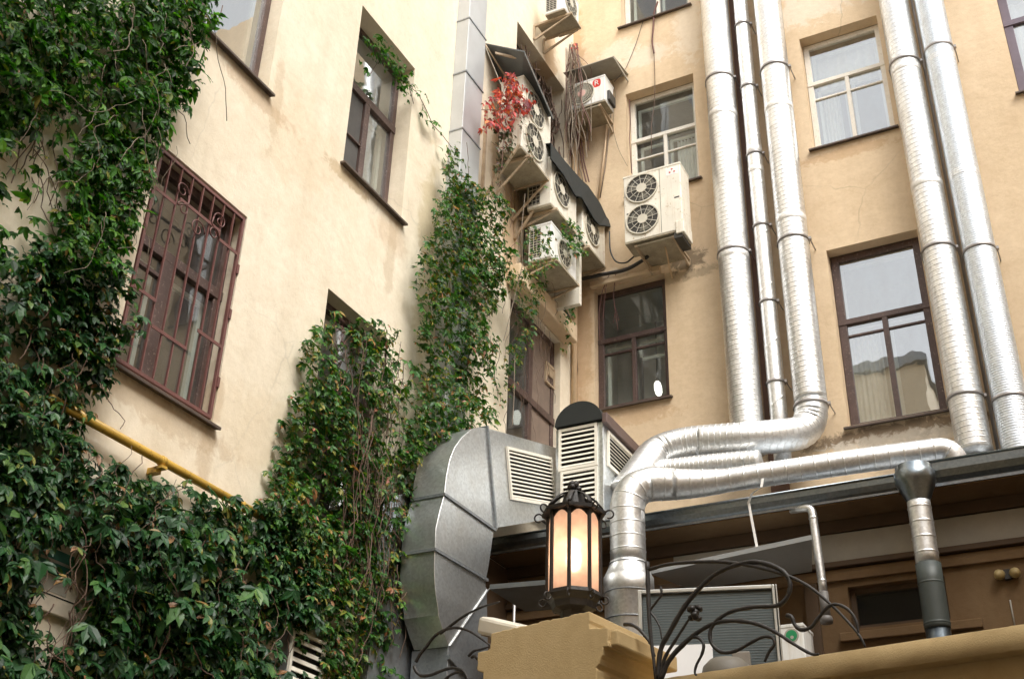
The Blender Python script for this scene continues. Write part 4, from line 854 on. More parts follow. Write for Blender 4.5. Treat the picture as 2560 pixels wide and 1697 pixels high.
# ------------------------------------------------------------------ gate pillar, ledge wall, lantern and ironwork
TH = R_(-9.5); pu = np.array((math.cos(TH), math.sin(TH), 0)); pvv = np.array((-math.sin(TH), math.cos(TH), 0)); ZZ = np.array((0, 0, 1.))
PC = far(1474, 1527, 7.2)                             # nearest top corner of the pillar
FP = lambda a, o, z: tuple(PC+pu*a-pvv*o+ZZ*z)        # a: right along the front, o: towards the viewer, z: up from the pillar top
def onF(x, y, o=0.0): return onP(x, y, PC-pvv*o, pvv)
def loc(P): d = np.asarray(P)-PC; return np.array((np.dot(d, pu), -np.dot(d, pvv), d[2]))
t = empty("gate_pillar", tuple(PC), "crumbling mustard plaster gate pillar under the lantern", "pillar")
wl_ = loc(onF(1229, 1582))[0]; wr = loc(onF(1202, 1640))[0]
dpth = .62
def rough_block(m, a0, a1, o0, o1, z0, z1, seed, amp=.012, n=10):
    """a plaster block whose edges are nibbled"""
    rnd = random.Random(seed)
    A = np.linspace(a0, a1, n+1); Oo = np.linspace(o0, o1, n+1); Zz = np.linspace(z0, z1, max(3, int((z1-z0)/(abs(a1-a0)/n))+2))
    J = {}
    def pt(a, o, z):
        k = (round(a, 4), round(o, 4), round(z, 4))
        if k not in J:
            on = sum((abs(a-a0) < 1e-4 or abs(a-a1) < 1e-4, abs(o-o0) < 1e-4 or abs(o-o1) < 1e-4, abs(z-z0) < 1e-4 or abs(z-z1) < 1e-4))
            s = amp*(.25 if on < 2 else rnd.uniform(.2, 1.3))
            c = np.array(((a0+a1)/2, (o0+o1)/2, (z0+z1)/2)); p = np.array((a, o, z)); d = (c-p); d = np.sign(d)*np.array([abs(a-a0) < 1e-4 or abs(a-a1) < 1e-4, abs(o-o0) < 1e-4 or abs(o-o1) < 1e-4, abs(z-z0) < 1e-4 or abs(z-z1) < 1e-4])
            J[k] = len(m.v); m.v.append(FP(*(p+d*s*np.array([rnd.uniform(.3, 1) for _ in range(3)]))))
        return J[k]
    def face(fn, us, vs):
        for i in range(len(us)-1):
            for j in range(len(vs)-1):
                m.f.append((pt(*fn(us[i], vs[j])), pt(*fn(us[i+1], vs[j])), pt(*fn(us[i+1], vs[j+1])), pt(*fn(us[i], vs[j+1])))); m.sm.append(True)
    face(lambda u, v: (u, o0, v), A, Zz); face(lambda u, v: (u, o1, v), A, Zz); face(lambda u, v: (a0, u, v), Oo, Zz); face(lambda u, v: (a1, u, v), Oo, Zz); face(lambda u, v: (u, v, z0), A, Oo); face(lambda u, v: (u, v, z1), A, Oo)
rs = loc(onP(1621, 1584, PC, pu))                     # far end of the right face
dpth = -rs[1]
def cp(a, b): return loc(onF(*zm(1200, 1132, 2.775, a, b)))[[0, 2]]
def lp5(a, b): return loc(onF(*zm(980, 1480, 7.225, a, b)))[[0, 2]]
right = [cp(760, 1095), cp(762, 1212), cp(884, 1212), cp(888, 1345), cp(852, 1350), cp(850, 1400), cp(808, 1482), cp(808, 1568)]
left = [lp5(1640, 1568), lp5(1640, 1440), lp5(1540, 1420), lp5(1545, 1085), lp5(1770, 1020), lp5(1790, 730)]
top = [lp5(1790, 730), cp(80, 1250)]
base_z = GZ-PC[2]
outl = [np.array(p) for p in right]+[np.array((right[-1][0], base_z)), np.array((left[0][0], base_z))]+[np.array(p) for p in left]
def nibble(pts, amp, step, seed):
    rnd = random.Random(seed); out = []
    for i in range(len(pts)):
        p, q = pts[i], pts[(i+1) % len(pts)]; L_ = np.linalg.norm(q-p); k = max(1, min(40, int(L_/step))) if L_ < 1.2 else 1
        for j in range(k): out.append(p+(q-p)*j/k+(np.array((rnd.uniform(-amp, amp), rnd.uniform(-amp, amp))) if (j or L_ < 1.2) else 0))
    return out
# the front is one flat face; the steps only show on its flanks
NB = nibble(outl, .0045, .022, 3)
m = MB(); m.prism([FP(a, 0, z) for a, z in NB], -pvv*(-dpth)*1.0)
m.build("shaft", M['mustard'], t, .006)
m = MB()
cr = [np.array(p) for p in (cp(884, 1212), cp(888, 1345))]
m.box(FP, .0, cr[0][0]+.05, -dpth-.05, -.03, cr[1][1]+.012, cr[0][1]-.004)
m.build("cap", M['mustard'], t, .012)
# ledge wall to the right
oL = -.30
e0 = loc(onF(1740, 1680, oL)); e1 = loc(onF(2560, 1559, oL)); lz = (e0[2]+e1[2])/2
lb = loc(onF(2400, 1645, oL))[2]
t = empty("gate_wall", FP(1, oL, lz), "mustard gate wall with a coping ledge right of the pillar", "wall")
m = MB(); rough_block(m, .02, 4.5, oL-.5, oL, lb, lz, 7, .008, 60); m.build("coping", M['mustard'], t)
m = MB(); m.box(FP, .02, 4.5, oL-.45, oL-.10, GZ-PC[2], lb+.01); m.build("wall", M['mustard'], t)
# ---- lantern
LCx = loc(onF(1336, 1520))[0]
lc_o = -dpth*.5
Lp = lambda x, y: loc(onP(x, y, PC-pvv*lc_o, pvv))
la = Lp(1434, 1500)[0]; zb0 = Lp(1438, 1472)[2]; zb1 = Lp(1428, 1272)[2]; rl = (Lp(1502, 1400)[0]-Lp(1367, 1400)[0])/2*.82; zb0 -= .035; zb1 -= .05
LO = np.array(FP(la, lc_o, 0)); 
t = empty("lantern", tuple(LO), "lit black iron lantern with amber panels on the pillar", "lantern")
NS = 8; rot0 = TH+R_(22.5)+R_(2)
def oc(r, k, z): th = rot0+2*math.pi*k/NS; return LO+np.array((r*math.cos(th), r*math.sin(th), z))
amb, ntm, bsm = newmat("amber_glass"); ntm.nodes.remove(bsm); outm = ntm.nodes["Material Output"]
tl_ = nd(ntm, "ShaderNodeBsdfTranslucent"); df = nd(ntm, "ShaderNodeBsdfGlossy", Roughness=.25); rfz = nd(ntm, "ShaderNodeBsdfRefraction", Roughness=.62, IOR=1.12)
cr_ = ramp(ntm, noise(ntm, 14, 4, .6), [(.3, (.50, .36, .28)), (.7, (.72, .58, .48))]); ntm.links.new(cr_, tl_.inputs[0]); rfz.inputs[0].default_value = (1, .86, .74, 1)
mxa = nd(ntm, "ShaderNodeMixShader"); mxa.inputs[0].default_value = .38; ntm.links.new(tl_.outputs[0], mxa.inputs[1]); ntm.links.new(rfz.outputs[0], mxa.inputs[2])
mxb = nd(ntm, "ShaderNodeMixShader"); mxb.inputs[0].default_value = .06; ntm.links.new(mxa.outputs[0], mxb.inputs[1]); ntm.links.new(df.outputs[0], mxb.inputs[2])
emx = nd(ntm, "ShaderNodeEmission", Strength=.10); emx.inputs[0].default_value = (1, .62, .42, 1); adx = nd(ntm, "ShaderNodeAddShader"); ntm.links.new(mxb.outputs[0], adx.inputs[0]); ntm.links.new(emx.outputs[0], adx.inputs[1]); ntm.links.new(adx.outputs[0], outm.inputs[0])
for k in range(NS):
    m = MB(); a, b = oc(rl*.96, k, 0), oc(rl*.96, k+1, 0)
    m.prism([a+ZZ*zb0, b+ZZ*zb0, b+ZZ*zb1, a+ZZ*zb1], (LO-(a+b)/2)*.02); m.build("glass_panel", amb, t)
for k in range(NS):
    m = MB(); m.sweep([oc(rl, k, zb0-.02), oc(rl, k, zb1+.02)], .014, 6, smooth=False)
    # arched head between neighbouring bars
    a, b = oc(rl, k, 0), oc(rl, k+1, 0); n = 8; P = []
    for j in range(n+1): x = j/n; P.append(a*(1-x)+b*x+ZZ*(zb1-.065+.055*math.sin(math.pi*x)))
    top = [p*1.0 for p in P]
    vs = P+[np.array((p[0], p[1], 0))+ZZ*(LO[2]+zb1+.01) for p in P]; vs2 = [v+(LO-(a+b)/2)*np.array((.06, .06, 0)) for v in vs]
    m.add(vs+vs2, [(j, j+1, n+2+j, n+1+j) for j in range(n)]+[(2*n+2+j, 3*n+3+j, 3*n+4+j, 2*n+3+j) for j in range(n)]+[(j, 2*n+2+j, 2*n+3+j, j+1) for j in range(n)])
    m.build("bar", M['iron'], t)
m = MB(); m.lathe(LO, [(rl*1.02, zb1-.005), (rl*1.22, zb1-.005), (rl*1.24, zb1+.018), (rl*1.02, zb1+.03), (rl*.75, zb1+.04), (0, zb1+.045)], NS, smooth=False, rot=rot0); m.build("roof", M['iron'], t)
zk = Lp(1428, 1228)[2]-.025; ztop = Lp(1428, 1204)[2]-.015
m = MB()
for k in range(NS):
    P = [oc(rl*r_, k, zb1+.03+(zk-zb1-.03)*h) for r_, h in ((1.12, 0), (.98, .28), (.78, .6), (.52, .88), (.30, 1.0))]; m.sweep(P, .011, 6, flat=(1.7, .6))
m.build("crown_strap", M['iron'], t)
m = MB(); m.lathe(LO, [(rl*.55, zb1+.04), (rl*.46, zb1+.09), (rl*.42, zk-.03), (rl*.36, zk+.005), (rl*.28, zk+.015), (.0, zk+.015)], NS, smooth=False); m.build("cowl", M['iron'], t)
m = MB()
for k in range(10):
    th = k*2.4; r_ = .035*(1-(k/14)); c = LO+np.array((math.cos(th)*r_, math.sin(th)*r_, zk+.03+k*(ztop-zk)/14)); m.lathe(c, [(0, -.022), (.018, -.012), (.022, 0), (.018, .012), (0, .022)], 7, (math.cos(th), math.sin(th), .5))
m.build("finial", M['iron'], t)
for k in range(NS):
    for rr0, zz, sg, q_ in ((rl*1.2, zb1+.01, 1, .028), (rl*1.02, zb0-.03, -1, .024)):
        c0_ = oc(rr0, k, zz); P = []; m = MB()
        for j in range(13): th = sg*j/12*5.2; d = (c0_-LO)*np.array((1, 1, 0)); d /= np.linalg.norm(d); P.append(c0_+d*(q_-q_*math.cos(th))+ZZ*(q_*math.sin(th)-.015))
        m.sweep(P, .006, 5); m.build("curl", M['iron'], t)
m = MB(); m.lathe(LO, [(0, zb0+.004), (rl*1.04, zb0+.004), (rl*1.06, zb0-.02), (rl*.92, zb0-.05), (rl*.86, zb0-.06), (rl*.80, zb0-.10), (rl*.5, zb0-.115), (rl*.45, -.01), (rl*.8, 0), (0, 0)], NS, smooth=False, rot=rot0); m.build("base", M['iron'], t)
bz = zb0+(zb1-zb0)*.43; BO = LO+np.array((0, 0, bz))
m = MB(); m.lathe(BO, [(0, -.075), (.030, -.065), (.046, -.03), (.048, .02), (.03, .06), (.016, .09), (0, .092)], 14); m.build("bulb", emis("bulb_glow", (1, .88, .74), 11), t)
pl_ = bpy.data.lights.new("bulb_light", 'POINT'); pl_.energy = .7; pl_.color = (1, .80, .60); pl_.shadow_soft_size = .05; po = bpy.data.objects.new("bulb_light", pl_); COL.objects.link(po); po.location = tuple(BO+np.array((0, 0, .10)))
# ---- scrolled ironwork right of the pillar, standing on the gate wall
zI = lambda a, b: zm(1560, 1380, 3.697, a, b)
def scrollwork(mb, pts, r, o, conv, flat=(1.0, 1.5)):
    P = [onF(*conv(*p), o) for p in pts]
    # Catmull-Rom through the given points
    Q = [2*P[0]-P[1]]+P+[2*P[-1]-P[-2]]; out = []
    for i in range(1, len(Q)-2):
        for k in range(6):
            t_ = k/6; out.append(.5*(2*Q[i]+(Q[i+1]-Q[i-1])*t_+(2*Q[i-1]-5*Q[i]+4*Q[i+1]-Q[i+2])*t_**2+(3*Q[i]-Q[i-1]-3*Q[i+1]+Q[i+2])*t_**3))
    out.append(P[-1]); LT = sum(np.linalg.norm(out[i+1]-out[i]) for i in range(len(out)-1)); mb.sweep(out, (lambda x: r*(1.12-.5*(x/LT)**2)*(1+.07*math.sin(x*61)+.05*math.sin(x*143))), 8)
t = empty("iron_scrollwork", FP(.3, -.25, -.4), "black wrought iron scrollwork on the gate wall right of the pillar", "ironwork", "wrought iron scrollwork of the gate")
OI = -.22
IR = [([(215, 90), (225, 400), (240, 700), (275, 1000), (290, 1172)], .013),
      ([(225, 160), (420, 110), (700, 88), (950, 92), (1200, 130), (1480, 205), (1700, 310), (1900, 470), (2050, 620), (2170, 760), (2230, 870)], .0105),
      ([(310, 1172), (340, 900), (420, 740), (560, 500), (720, 310), (880, 180), (1080, 105), (1230, 90), (1400, 135), (1510, 220), (1535, 330), (1490, 440), (1400, 495), (1200, 505), (1000, 545), (870, 620), (800, 720), (810, 840), (900, 920), (1030, 910), (1180, 830), (1290, 780), (1370, 790), (1390, 850), (1340, 920), (1300, 1010)], .0135),
      ([(330, 1172), (410, 1010), (520, 880), (640, 770), (780, 680), (900, 640), (1060, 635), (1220, 660), (1370, 720), (1500, 800), (1640, 890), (1740, 940), (1800, 940)], .0125),
      ([(320, 1172), (380, 970), (470, 820), (560, 680), (610, 600)], .010),
      ([(345, 1172), (440, 960), (540, 850), (620, 785), (690, 790), (735, 850), (720, 940), (670, 1040), (655, 1110), (670, 1135)], .0105),
      ([(1500, 582), (1550, 600), (1580, 670), (1640, 715), (1730, 690), (1800, 600), (1880, 510), (1960, 480), (2060, 520), (2130, 600), (2160, 690), (2165, 770)], .0105),
      ([(340, 320), (345, 390), (290, 470), (245, 540), (290, 610), (330, 690), (350, 800)], .007),
      ([(0, 665), (70, 670), (140, 710), (200, 780), (250, 850), (285, 960)], .010)]
for p, r in IR:
    m = MB(); scrollwork(m, p, r, OI, zI); m.build("scroll_bar", M['iron'], t)
m = MB(); c = onF(*zI(655, 560), OI)
rr_ = random.Random(5)
for k in range(9):
    d = np.array((rr_.uniform(-1, 1), rr_.uniform(-.6, .6), rr_.uniform(-.8, 1))); d /= np.linalg.norm(d); m.lathe(c+d*.032, [(0, -.012), (.018, -.004), (.022, .008), (.012, .02), (0, .022)], 7, d)
m.lathe(c, [(0, -.03), (.025, -.01), (.028, .01), (0, .03)], 8); m.build("flower", M['iron'], t)
t = empty("iron_scrollwork", FP(-.8, -.1, -.4), "black wrought iron scrolls left of the pillar before the bent duct", "ironwork", "wrought iron scrollwork of the gate")
z5 = lambda a, b: zm(980, 1480, 7.225, a, b)
for p, r in (([(430, 1260), (500, 1130), (620, 980), (760, 800), (920, 690), (1080, 645), (1220, 645), (1400, 700), (1560, 800), (1780, 960)], .0095), ([(870, 745), (1060, 600), (1280, 440), (1500, 320), (1700, 240), (1950, 170)], .0085),
             ([(400, 1330), (450, 1440), (540, 1505), (700, 1490), (880, 1420), (1040, 1370), (1180, 1370), (1300, 1430), (1370, 1560), (1390, 1700)], .0105), ([(900, 1640), (1020, 1520), (1150, 1450), (1300, 1430)], .009), ([(1380, 1150), (1480, 1060), (1600, 1030), (1760, 980)], .008), ([(1560, 1200), (1500, 1150), (1430, 1180)], .012)):
    m = MB(); scrollwork(m, p, r, -.2, z5); m.build("scroll_bar", M['iron'], t)
# ---- pale box lamp peeping past the pillar's left shoulder
a = far(*z5(1560, 425), 8.0); b = far(*z5(2260, 585), 7.75); c = far(*z5(1535, 745), 8.0)
u_ = b-a; v_ = c-a; v_ = v_-u_*np.dot(u_, v_)/np.dot(u_, u_)*.85; n_ = np.cross(u_, v_); n_ /= np.linalg.norm(n_)
if np.dot(n_, a-CAM) < 0: n_ = -n_
m = MB(); m.obox(a, u_, v_, n_*.14); t = empty("floodlight", tuple(c), "cream box floodlight behind the pillar's left shoulder", "floodlight"); m.build("housing", M['louver'], t, .022)
m = MB(); m.obox(c+v_*.01+u_*.05+n_*.02, u_*.9, v_*.06, n_*.1); m.build("lens", M['rust'], t)
q0 = a+u_*.75+v_*.6+n_*.1; m = MB(); m.sweep([q0, q0+n_*.1-ZZ*.3, np.array(FP(wl_+.3, -.3, -.25))], .02, 8); m.build("arm", M['iron'], t)
# ---- equipment behind the gate wall
an = -R_(13.5); gu = np.array((math.cos(AZ)*math.cos(R_(13.5))+math.sin(AZ)*0, 0, 0))
base_ang = AZ-R_(13.5)                                 # screen faces slightly right of the viewer
gu = np.array((math.cos(base_ang), math.sin(base_ang), 0)); gv = np.array((-math.sin(base_ang), math.cos(base_ang), 0))
G0 = far(*zI(140, 400), 10.4); 
FG = lambda a, o, z: tuple(G0+gu*a-gv*o+ZZ*z)
gw_ = np.dot(onP(*zI(1415, 345), G0, gv)-G0, gu); gh_ = G0[2]-onP(*zI(1400, 1010), G0, gv)[2]
t = empty("condenser_unit", tuple(G0), "large grey condenser with a fin mesh front behind the ironwork", "condenser")
zt_ = 0.02
m = MB(); m.box(FG, 0, gw_, -.45, -.004, -1.0, zt_); m.build("casing", paint("dark_condenser_side", (.05, .055, .05), .5), t, .01)
m = MB(); m.quad(FG(.03, .0, -.98), FG(gw_-.03, .0, -.98), FG(gw_-.03, .0, zt_-.03), FG(.03, .0, zt_-.03))
for k in range(60):
    pass
m.build("fin_mesh", M['mesh'], t)
m = MB()
for k in range(44): z = zt_-.05-k*.022; m.box(FG, .03, gw_-.03, .001, .0035, z, z+.006)
m.build("guard", paint("guard_grey", (.13, .155, .16), .5), t)
m = MB(); m.box(FG, -.01, .022, -.002, .03, -1.0, zt_+.02); m.box(FG, gw_-.042, gw_-.02, -.002, .03, -1.0, zt_+.0199); m.box(FG, gw_-.012, gw_+.0, -.002, .03, -1.0, zt_+.02); m.box(FG, .022, gw_-.042, -.001, .028, zt_-.012, zt_+.02); m.build("trim", M['alu'], t, .005)
zf = onP(*zI(600, 870), G0, gv)[2]-G0[2]
x0_, x1_ = np.dot(onP(*zI(350, 870), G0, gv)-G0, gu), np.dot(onP(*zI(820, 870), G0, gv)-G0, gu)
m = MB(); m.prism([FG(x0_-.1, .05, zf), FG(x1_+.55, .05, zf-.42), FG(x1_+.55, .05, zf-1.0), FG(x0_-.1, .05, zf-1.0)], gv*-.02)
m = MB(); m.box(FG, x0_-.15, x1_+.0, .035, .06, -1.0, zf); tag(m.build("white_panel", paint("bright_white_enamel", (.88, .89, .90), .3, .02, bmp=0)), "bright white enamel panel leaning below the condenser", "panel")
c = onP(*zI(950, 1110), G0-gv*.25, gv)
t = empty("motor_cowl", tuple(c), "grey rounded motor cowl beside the white panel", "cowl")
m = MB(); m.lathe(c+np.array((0, 0, -.15)), [(.20, G0[2]-1.0-c[2]+.15), (.20, .12), (.185, .19), (.13, .245), (.05, .262), (0, .265)], 20); m.build("dome", paint("grey_cowl", (.14, .125, .10), .6), t)
m = MB(); m.obox(c+gu*.05-gv*.02+np.array((0, 0, -.3)), gu*.14, gv*.16, ZZ*.46); m.build("junction_box", paint("grey_box", (.20, .18, .15), .5), t, .01)
zpl = G0[2]-1.003
t = empty("gatehouse", FG(.5, 0, -1.2), "mustard flat roofed gatehouse behind the gate wall carrying the condenser", "building")
m = MB(); m.box(FG, -.6, gw_+1.0, -.9, .45, GZ-G0[2], -1.2); m.build("wall", M['mustard'], t)
m = MB(); m.box(FG, -.7, gw_+1.1, -1.0, .55, -1.196, -1.003); m.build("roof", M['tin'], t)
# small white unit with a green round logo on the annex wall
zg = lambda a, b: zm(1920, 1540, 13.06, a, b)
OG = .75; Pg = lambda a, b: onP(*zg(a, b), (0, YW-OG, 0), YY)
gx1 = Pg(1175, 700)[0]; gz1 = Pg(850, 250)[2]
t = ac_unit("small white unit with a green round logo behind the gate wall", FA, gx1-.82, gx1, gz1-.62, gz1, .36, OG, [(.3, .5, .22)], body='acwhite', spokes=30, dense=True)
lc2 = Pg(770, 630); m = MB(); m.lathe((lc2[0], YW-OG-.001, lc2[2]), [(0, 0), (.075, 0), (.075, .003), (0, .003)], 24, (0, -1, 0), False); m.build("logo_ring", M['band'], t)
m = MB(); m.lathe((lc2[0], YW-OG-.0045, lc2[2]), [(0, 0), (.058, 0), (.058, .002), (0, .002)], 24, (0, -1, 0), False); m.build("logo_disc", M['greenlogo'], t)
m = MB(); m.lathe((lc2[0]+.005, YW-OG-.007, lc2[2]-.018), [(0, 0), (.018, 0), (.018, .001), (0, .001)], 12, (0, -1, 0), False); m.build("logo_dot", M['band'], t)
bracket("bracket under the small unit with the green logo", FA, (gx1-.7, gx1-.12), OG-.05, gz1-.63, .3)
# ------------------------------------------------------------------ creepers
RNG = np.random.default_rng(11)
def poly_uv(px, plane, o=None):
    out = []
    for p in px:
        P = plane(*dp(*p)) if o is None else (onL if plane is onLp else onR)(*dp(*p), o); out.append((P[1] if plane is onLp else P[0], P[2]))
    return np.array(out)
def onLp(x, y): return onL(x, y, .08)
def onRp(x, y): return onR(x, y, .08)
def inside(pts, poly):
    x, y = pts[:, 0], pts[:, 1]; r = np.zeros(len(pts), bool); n = len(poly); j = n-1
    for i in range(n):
        xi, yi = poly[i]; xj, yj = poly[j]
        c = ((yi > y) != (yj > y)) & (x < (xj-xi)*(y-yi)/(yj-yi+1e-12)+xi); r ^= c; j = i
    return r
def scatter(poly, dens):
    lo, hi = poly.min(0), poly.max(0); n = int((hi-lo).prod()*dens)
    p = lo+RNG.random((n, 2))*(hi-lo); return p[inside(p, poly)]
def vnoise(p, s, seed):
    """cheap smooth value noise in 2-D, 0..1"""
    r = np.random.default_rng(seed); G = r.random((64, 64)); q = (p*s) % 63; i = np.floor(q).astype(int); f = q-i; f = f*f*(3-2*f); i2 = (i+1) % 64
    return (G[i[:, 0], i[:, 1]]*(1-f[:, 0])*(1-f[:, 1])+G[i2[:, 0], i[:, 1]]*f[:, 0]*(1-f[:, 1])+G[i[:, 0], i2[:, 1]]*(1-f[:, 0])*f[:, 1]+G[i2[:, 0], i2[:, 1]]*f[:, 0]*f[:, 1])
TPL = np.array([(0, 0, 0), (.30, -.20, .035), (.34, 0, -.02), (.30, .20, .035), (.66, -.17, .02), (.68, 0, -.035), (.66, .17, .02), (1, 0, -.10)])
TF = [(0, 1, 2), (0, 2, 3), (1, 4, 5, 2), (2, 5, 6, 3), (4, 7, 5), (5, 7, 6)]
def nrm(v): return v/np.linalg.norm(v, axis=-1, keepdims=True)
def leaves(P, N, size, leaflets=5, jitter=.35, droop=.35):
    """five-fingered leaves at P, facing N, tips hanging; returns verts, faces"""
    n = len(P); N = nrm(N+RNG.normal(0, jitter, (n, 3)))
    down = np.array((0, 0, -1.))+RNG.normal(0, .35, (n, 3)); T = nrm(down-N*(down*N).sum(1, keepdims=True)); S = np.cross(N, T)
    V = []; Fs = []; base = 0
    angs = {5: (-1.35, -.68, 0, .68, 1.35), 3: (-.8, 0, .8)}[leaflets]; lens = {5: (.62, .9, 1.0, .9, .62), 3: (.85, 1, .85)}[leaflets]
    for a, l in zip(angs, lens):
        aa = a+RNG.normal(0, .13, (n, 1)); t = nrm(T*np.cos(aa)+S*np.sin(aa)-N*(droop*RNG.random((n, 1)))); s = nrm(np.cross(N, t)); nn = np.cross(t, s)*-1
        nn = np.where((nn*N).sum(1, keepdims=True) < 0, -nn, nn)
        L = (size*l*RNG.uniform(.8, 1.15, n))[:, None]
        fold = RNG.uniform(.4, 1.8, (n, 1))
        for k in range(8): pass
        v = P[:, None, :]+(t*L)[:, None, :]*TPL[None, :, 0:1]+(s*L)[:, None, :]*TPL[None, :, 1:2]*1.05+(nn*L*fold)[:, None, :]*TPL[None, :, 2:3]
        V.append(v.reshape(-1, 3)); 
        for i in range(n): Fs += [tuple(base+8*i+q for q in f) for f in TF]
        base += 8*n
    return np.concatenate(V), Fs
def mesh_np(name, V, F, mat, parent, smooth=False):
    me = bpy.data.meshes.new(name); me.from_pydata(V.tolist(), [], F); me.materials.append(mat)
    if smooth: me.polygons.foreach_set("use_smooth", [True]*len(F))
    o = bpy.data.objects.new(name, me); COL.objects.link(o); o.parent = parent; return o
def to3(plane, uvp, off):
    return np.stack([off, uvp[:, 0], uvp[:, 1]], 1) if plane is onLp else np.stack([uvp[:, 0], -off, uvp[:, 1]], 1)
def stems(parent, plane, poly, n, length, mat, r=(.003, .007), up=True, off=(.02, .10), wander=.5, name="stem", obj=None):
    m = MB(); st = scatter(poly, max(n*4/max(np.prod(poly.max(0)-poly.min(0)), .01), 1))[:n]
    for p in st:
        P = []; o = RNG.uniform(*off); a = RNG.normal(0, .35); q = np.array(p); L = length*RNG.uniform(.5, 1.2); k = 12
        for i in range(k):
            P.append(to3(plane, q[None], np.array([o+.02*math.sin(i*.9)]))[0]); a += RNG.normal(0, wander*.35); a *= .9
            q = q+np.array((math.sin(a), math.cos(a)*(1 if up else -1)))*L/k; o = max(.012, o+RNG.normal(0, .012))
        m.sweep(P, RNG.uniform(*r), 5, caps=False)
    return m.build(name, mat, parent)
def creeper(label, parts, mat, name="ivy", stem=None, group="creepers on the courtyard walls"):
    """parts: list of dicts (poly px, dens, thick, size, gaps, leaflets)"""
    p0 = parts[0]; q = p0['plane'](*dp(*p0['poly'][0])); t = empty(name, tuple(q), label, "creeper", group)
    VV, FF, b = [], [], 0
    for d in parts:
        pl = d['plane']; om = d.get('o0', .015)+d['thick']*.45; poly = poly_uv(d['poly'], pl, om); p = scatter(poly, d['dens'])
        for g in d.get('gaps', ()):
            ins = inside(p, poly_uv(g[0], pl, om)); p = p[~(ins & (RNG.random(len(p)) > g[1]))]
        cl = vnoise(p, d.get('clump', 2.2), 3)*.6+vnoise(p, 6.0, 4)*.4
        p = p[cl > d.get('cut', .28)+RNG.normal(0, .05, len(p))]; cl = vnoise(p, 2.2, 3)*.6+vnoise(p, 5.0, 5)*.4
        base = d.get('o0', .015); off = base+d['thick']*(RNG.random(len(p))**.75)*(.35+1.1*cl)
        P = to3(pl, p, off)
        out = np.array((1., 0, 0)) if pl is onLp else np.array((0, -1., 0))
        N = np.tile(out*.75+np.array((0, 0, d.get('tilt', .62))), (len(P), 1))
        sz = d['size']*np.clip(RNG.lognormal(-.04, .30, len(P)), .45, 1.75)
        V, F = leaves(P, N, sz, d.get('leaflets', 5), d.get('jit', .38))
        VV.append(V); FF += [tuple(i+b for i in f) for f in F]; b += len(V)
    mesh_np("foliage", np.concatenate(VV), FF, mat, t)
    if stem: stem(t)
    return t
# -- upper left curtain
A_poly = [(-60, -40), (478, -40), (472, 35), (462, 75), (442, 130), (440, 215), (415, 250), (385, 300), (380, 345), (352, 400), (340, 450), (312, 500), (300, 560), (262, 590), (235, 640), (150, 650), (60, 600), (-60, 640)]
A_gap = [([(35, 300), (115, 280), (165, 330), (180, 420), (150, 500), (110, 590), (20, 600), (-40, 520), (-10, 400)], .10), ([(100, 230), (205, 255), (215, 330), (160, 340)], .3), ([(200, 100), (260, 120), (255, 200), (205, 190)], .4)]
def stA(t):
    stems(t, onLp, poly_uv([(200, 0), (460, 0), (400, 200), (300, 480), (120, 560), (0, 300)], onLp), 26, 1.0, M['stemgrey'], (.002, .004), off=(.2, .40), up=False, wander=.8)
    stems(t, onLp, poly_uv([(0, 0), (440, 0), (380, 300), (250, 600), (0, 600)], onLp), 46, 1.1, M['stem'], (.003, .006))
creeper("dense green creeper curtain hanging over the top left of the cream wall",
        [dict(plane=onLp, poly=A_poly, dens=700, thick=.36, size=.084, gaps=A_gap, cut=.20, tilt=.55),
         dict(plane=onLp, poly=[(380, 300), (352, 400), (300, 560), (262, 590), (235, 560), (290, 430), (330, 320)], dens=260, thick=.2, size=.09, cut=.1),
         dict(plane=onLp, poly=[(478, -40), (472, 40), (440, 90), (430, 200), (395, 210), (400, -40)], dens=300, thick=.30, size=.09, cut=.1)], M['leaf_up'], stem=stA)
# -- lower left carpet
B_poly = [(-80, 590), (40, 570), (95, 560), (150, 610), (215, 600), (270, 600), (295, 640), (272, 700), (320, 770), (258, 800), (252, 850), (238, 915), (205, 960), (190, 1000), (225, 1050), (270, 1065), (320, 1095), (380, 1100), (430, 1128), (500, 1145), (545, 1165), (600, 1165), (660, 1160), (700, 1260), (720, 1400), (740, 1600), (-80, 1600)]
B_gap = [([(80, 1250), (222, 1245), (212, 1330), (182, 1480), (100, 1490), (75, 1350)], .04), ([(640, 1440), (700, 1440), (735, 1460), (720, 1600), (640, 1600)], .04), ([(20, 790), (90, 770), (110, 840), (60, 880)], .3), ([(95, 700), (140, 690), (150, 760), (110, 780)], .35), ([(250, 1200), (310, 1170), (330, 1230), (270, 1260)], .4), ([(-80, 590), (60, 600), (50, 640), (-80, 680)], .5)]
def stB(t):
    stems(t, onLp, poly_uv([(0, 750), (200, 900), (500, 1250), (700, 1560), (0, 1560)], onLp), 34, .7, M['stem'], (.002, .0045), off=(.22, .42), up=False, wander=.9)
    stems(t, onLp, poly_uv([(0, 800), (200, 900), (180, 1100), (500, 1300), (700, 1560), (0, 1560)], onLp), 60, .6, M['stem'], (.003, .006), off=(.03, .22))
creeper("thick dark green ivy carpet covering the lower left of the cream wall",
        [dict(plane=onLp, poly=B_poly, dens=640, thick=.30, size=.092, gaps=B_gap, cut=.16, tilt=.7),
         dict(plane=onLp, poly=[(-80, 1150), (300, 1150), (640, 1250), (700, 1600), (-80, 1600)], dens=90, thick=.42, size=.118, gaps=B_gap, cut=.2, tilt=.75, o0=.12)], M['leaf_low'], stem=stB)
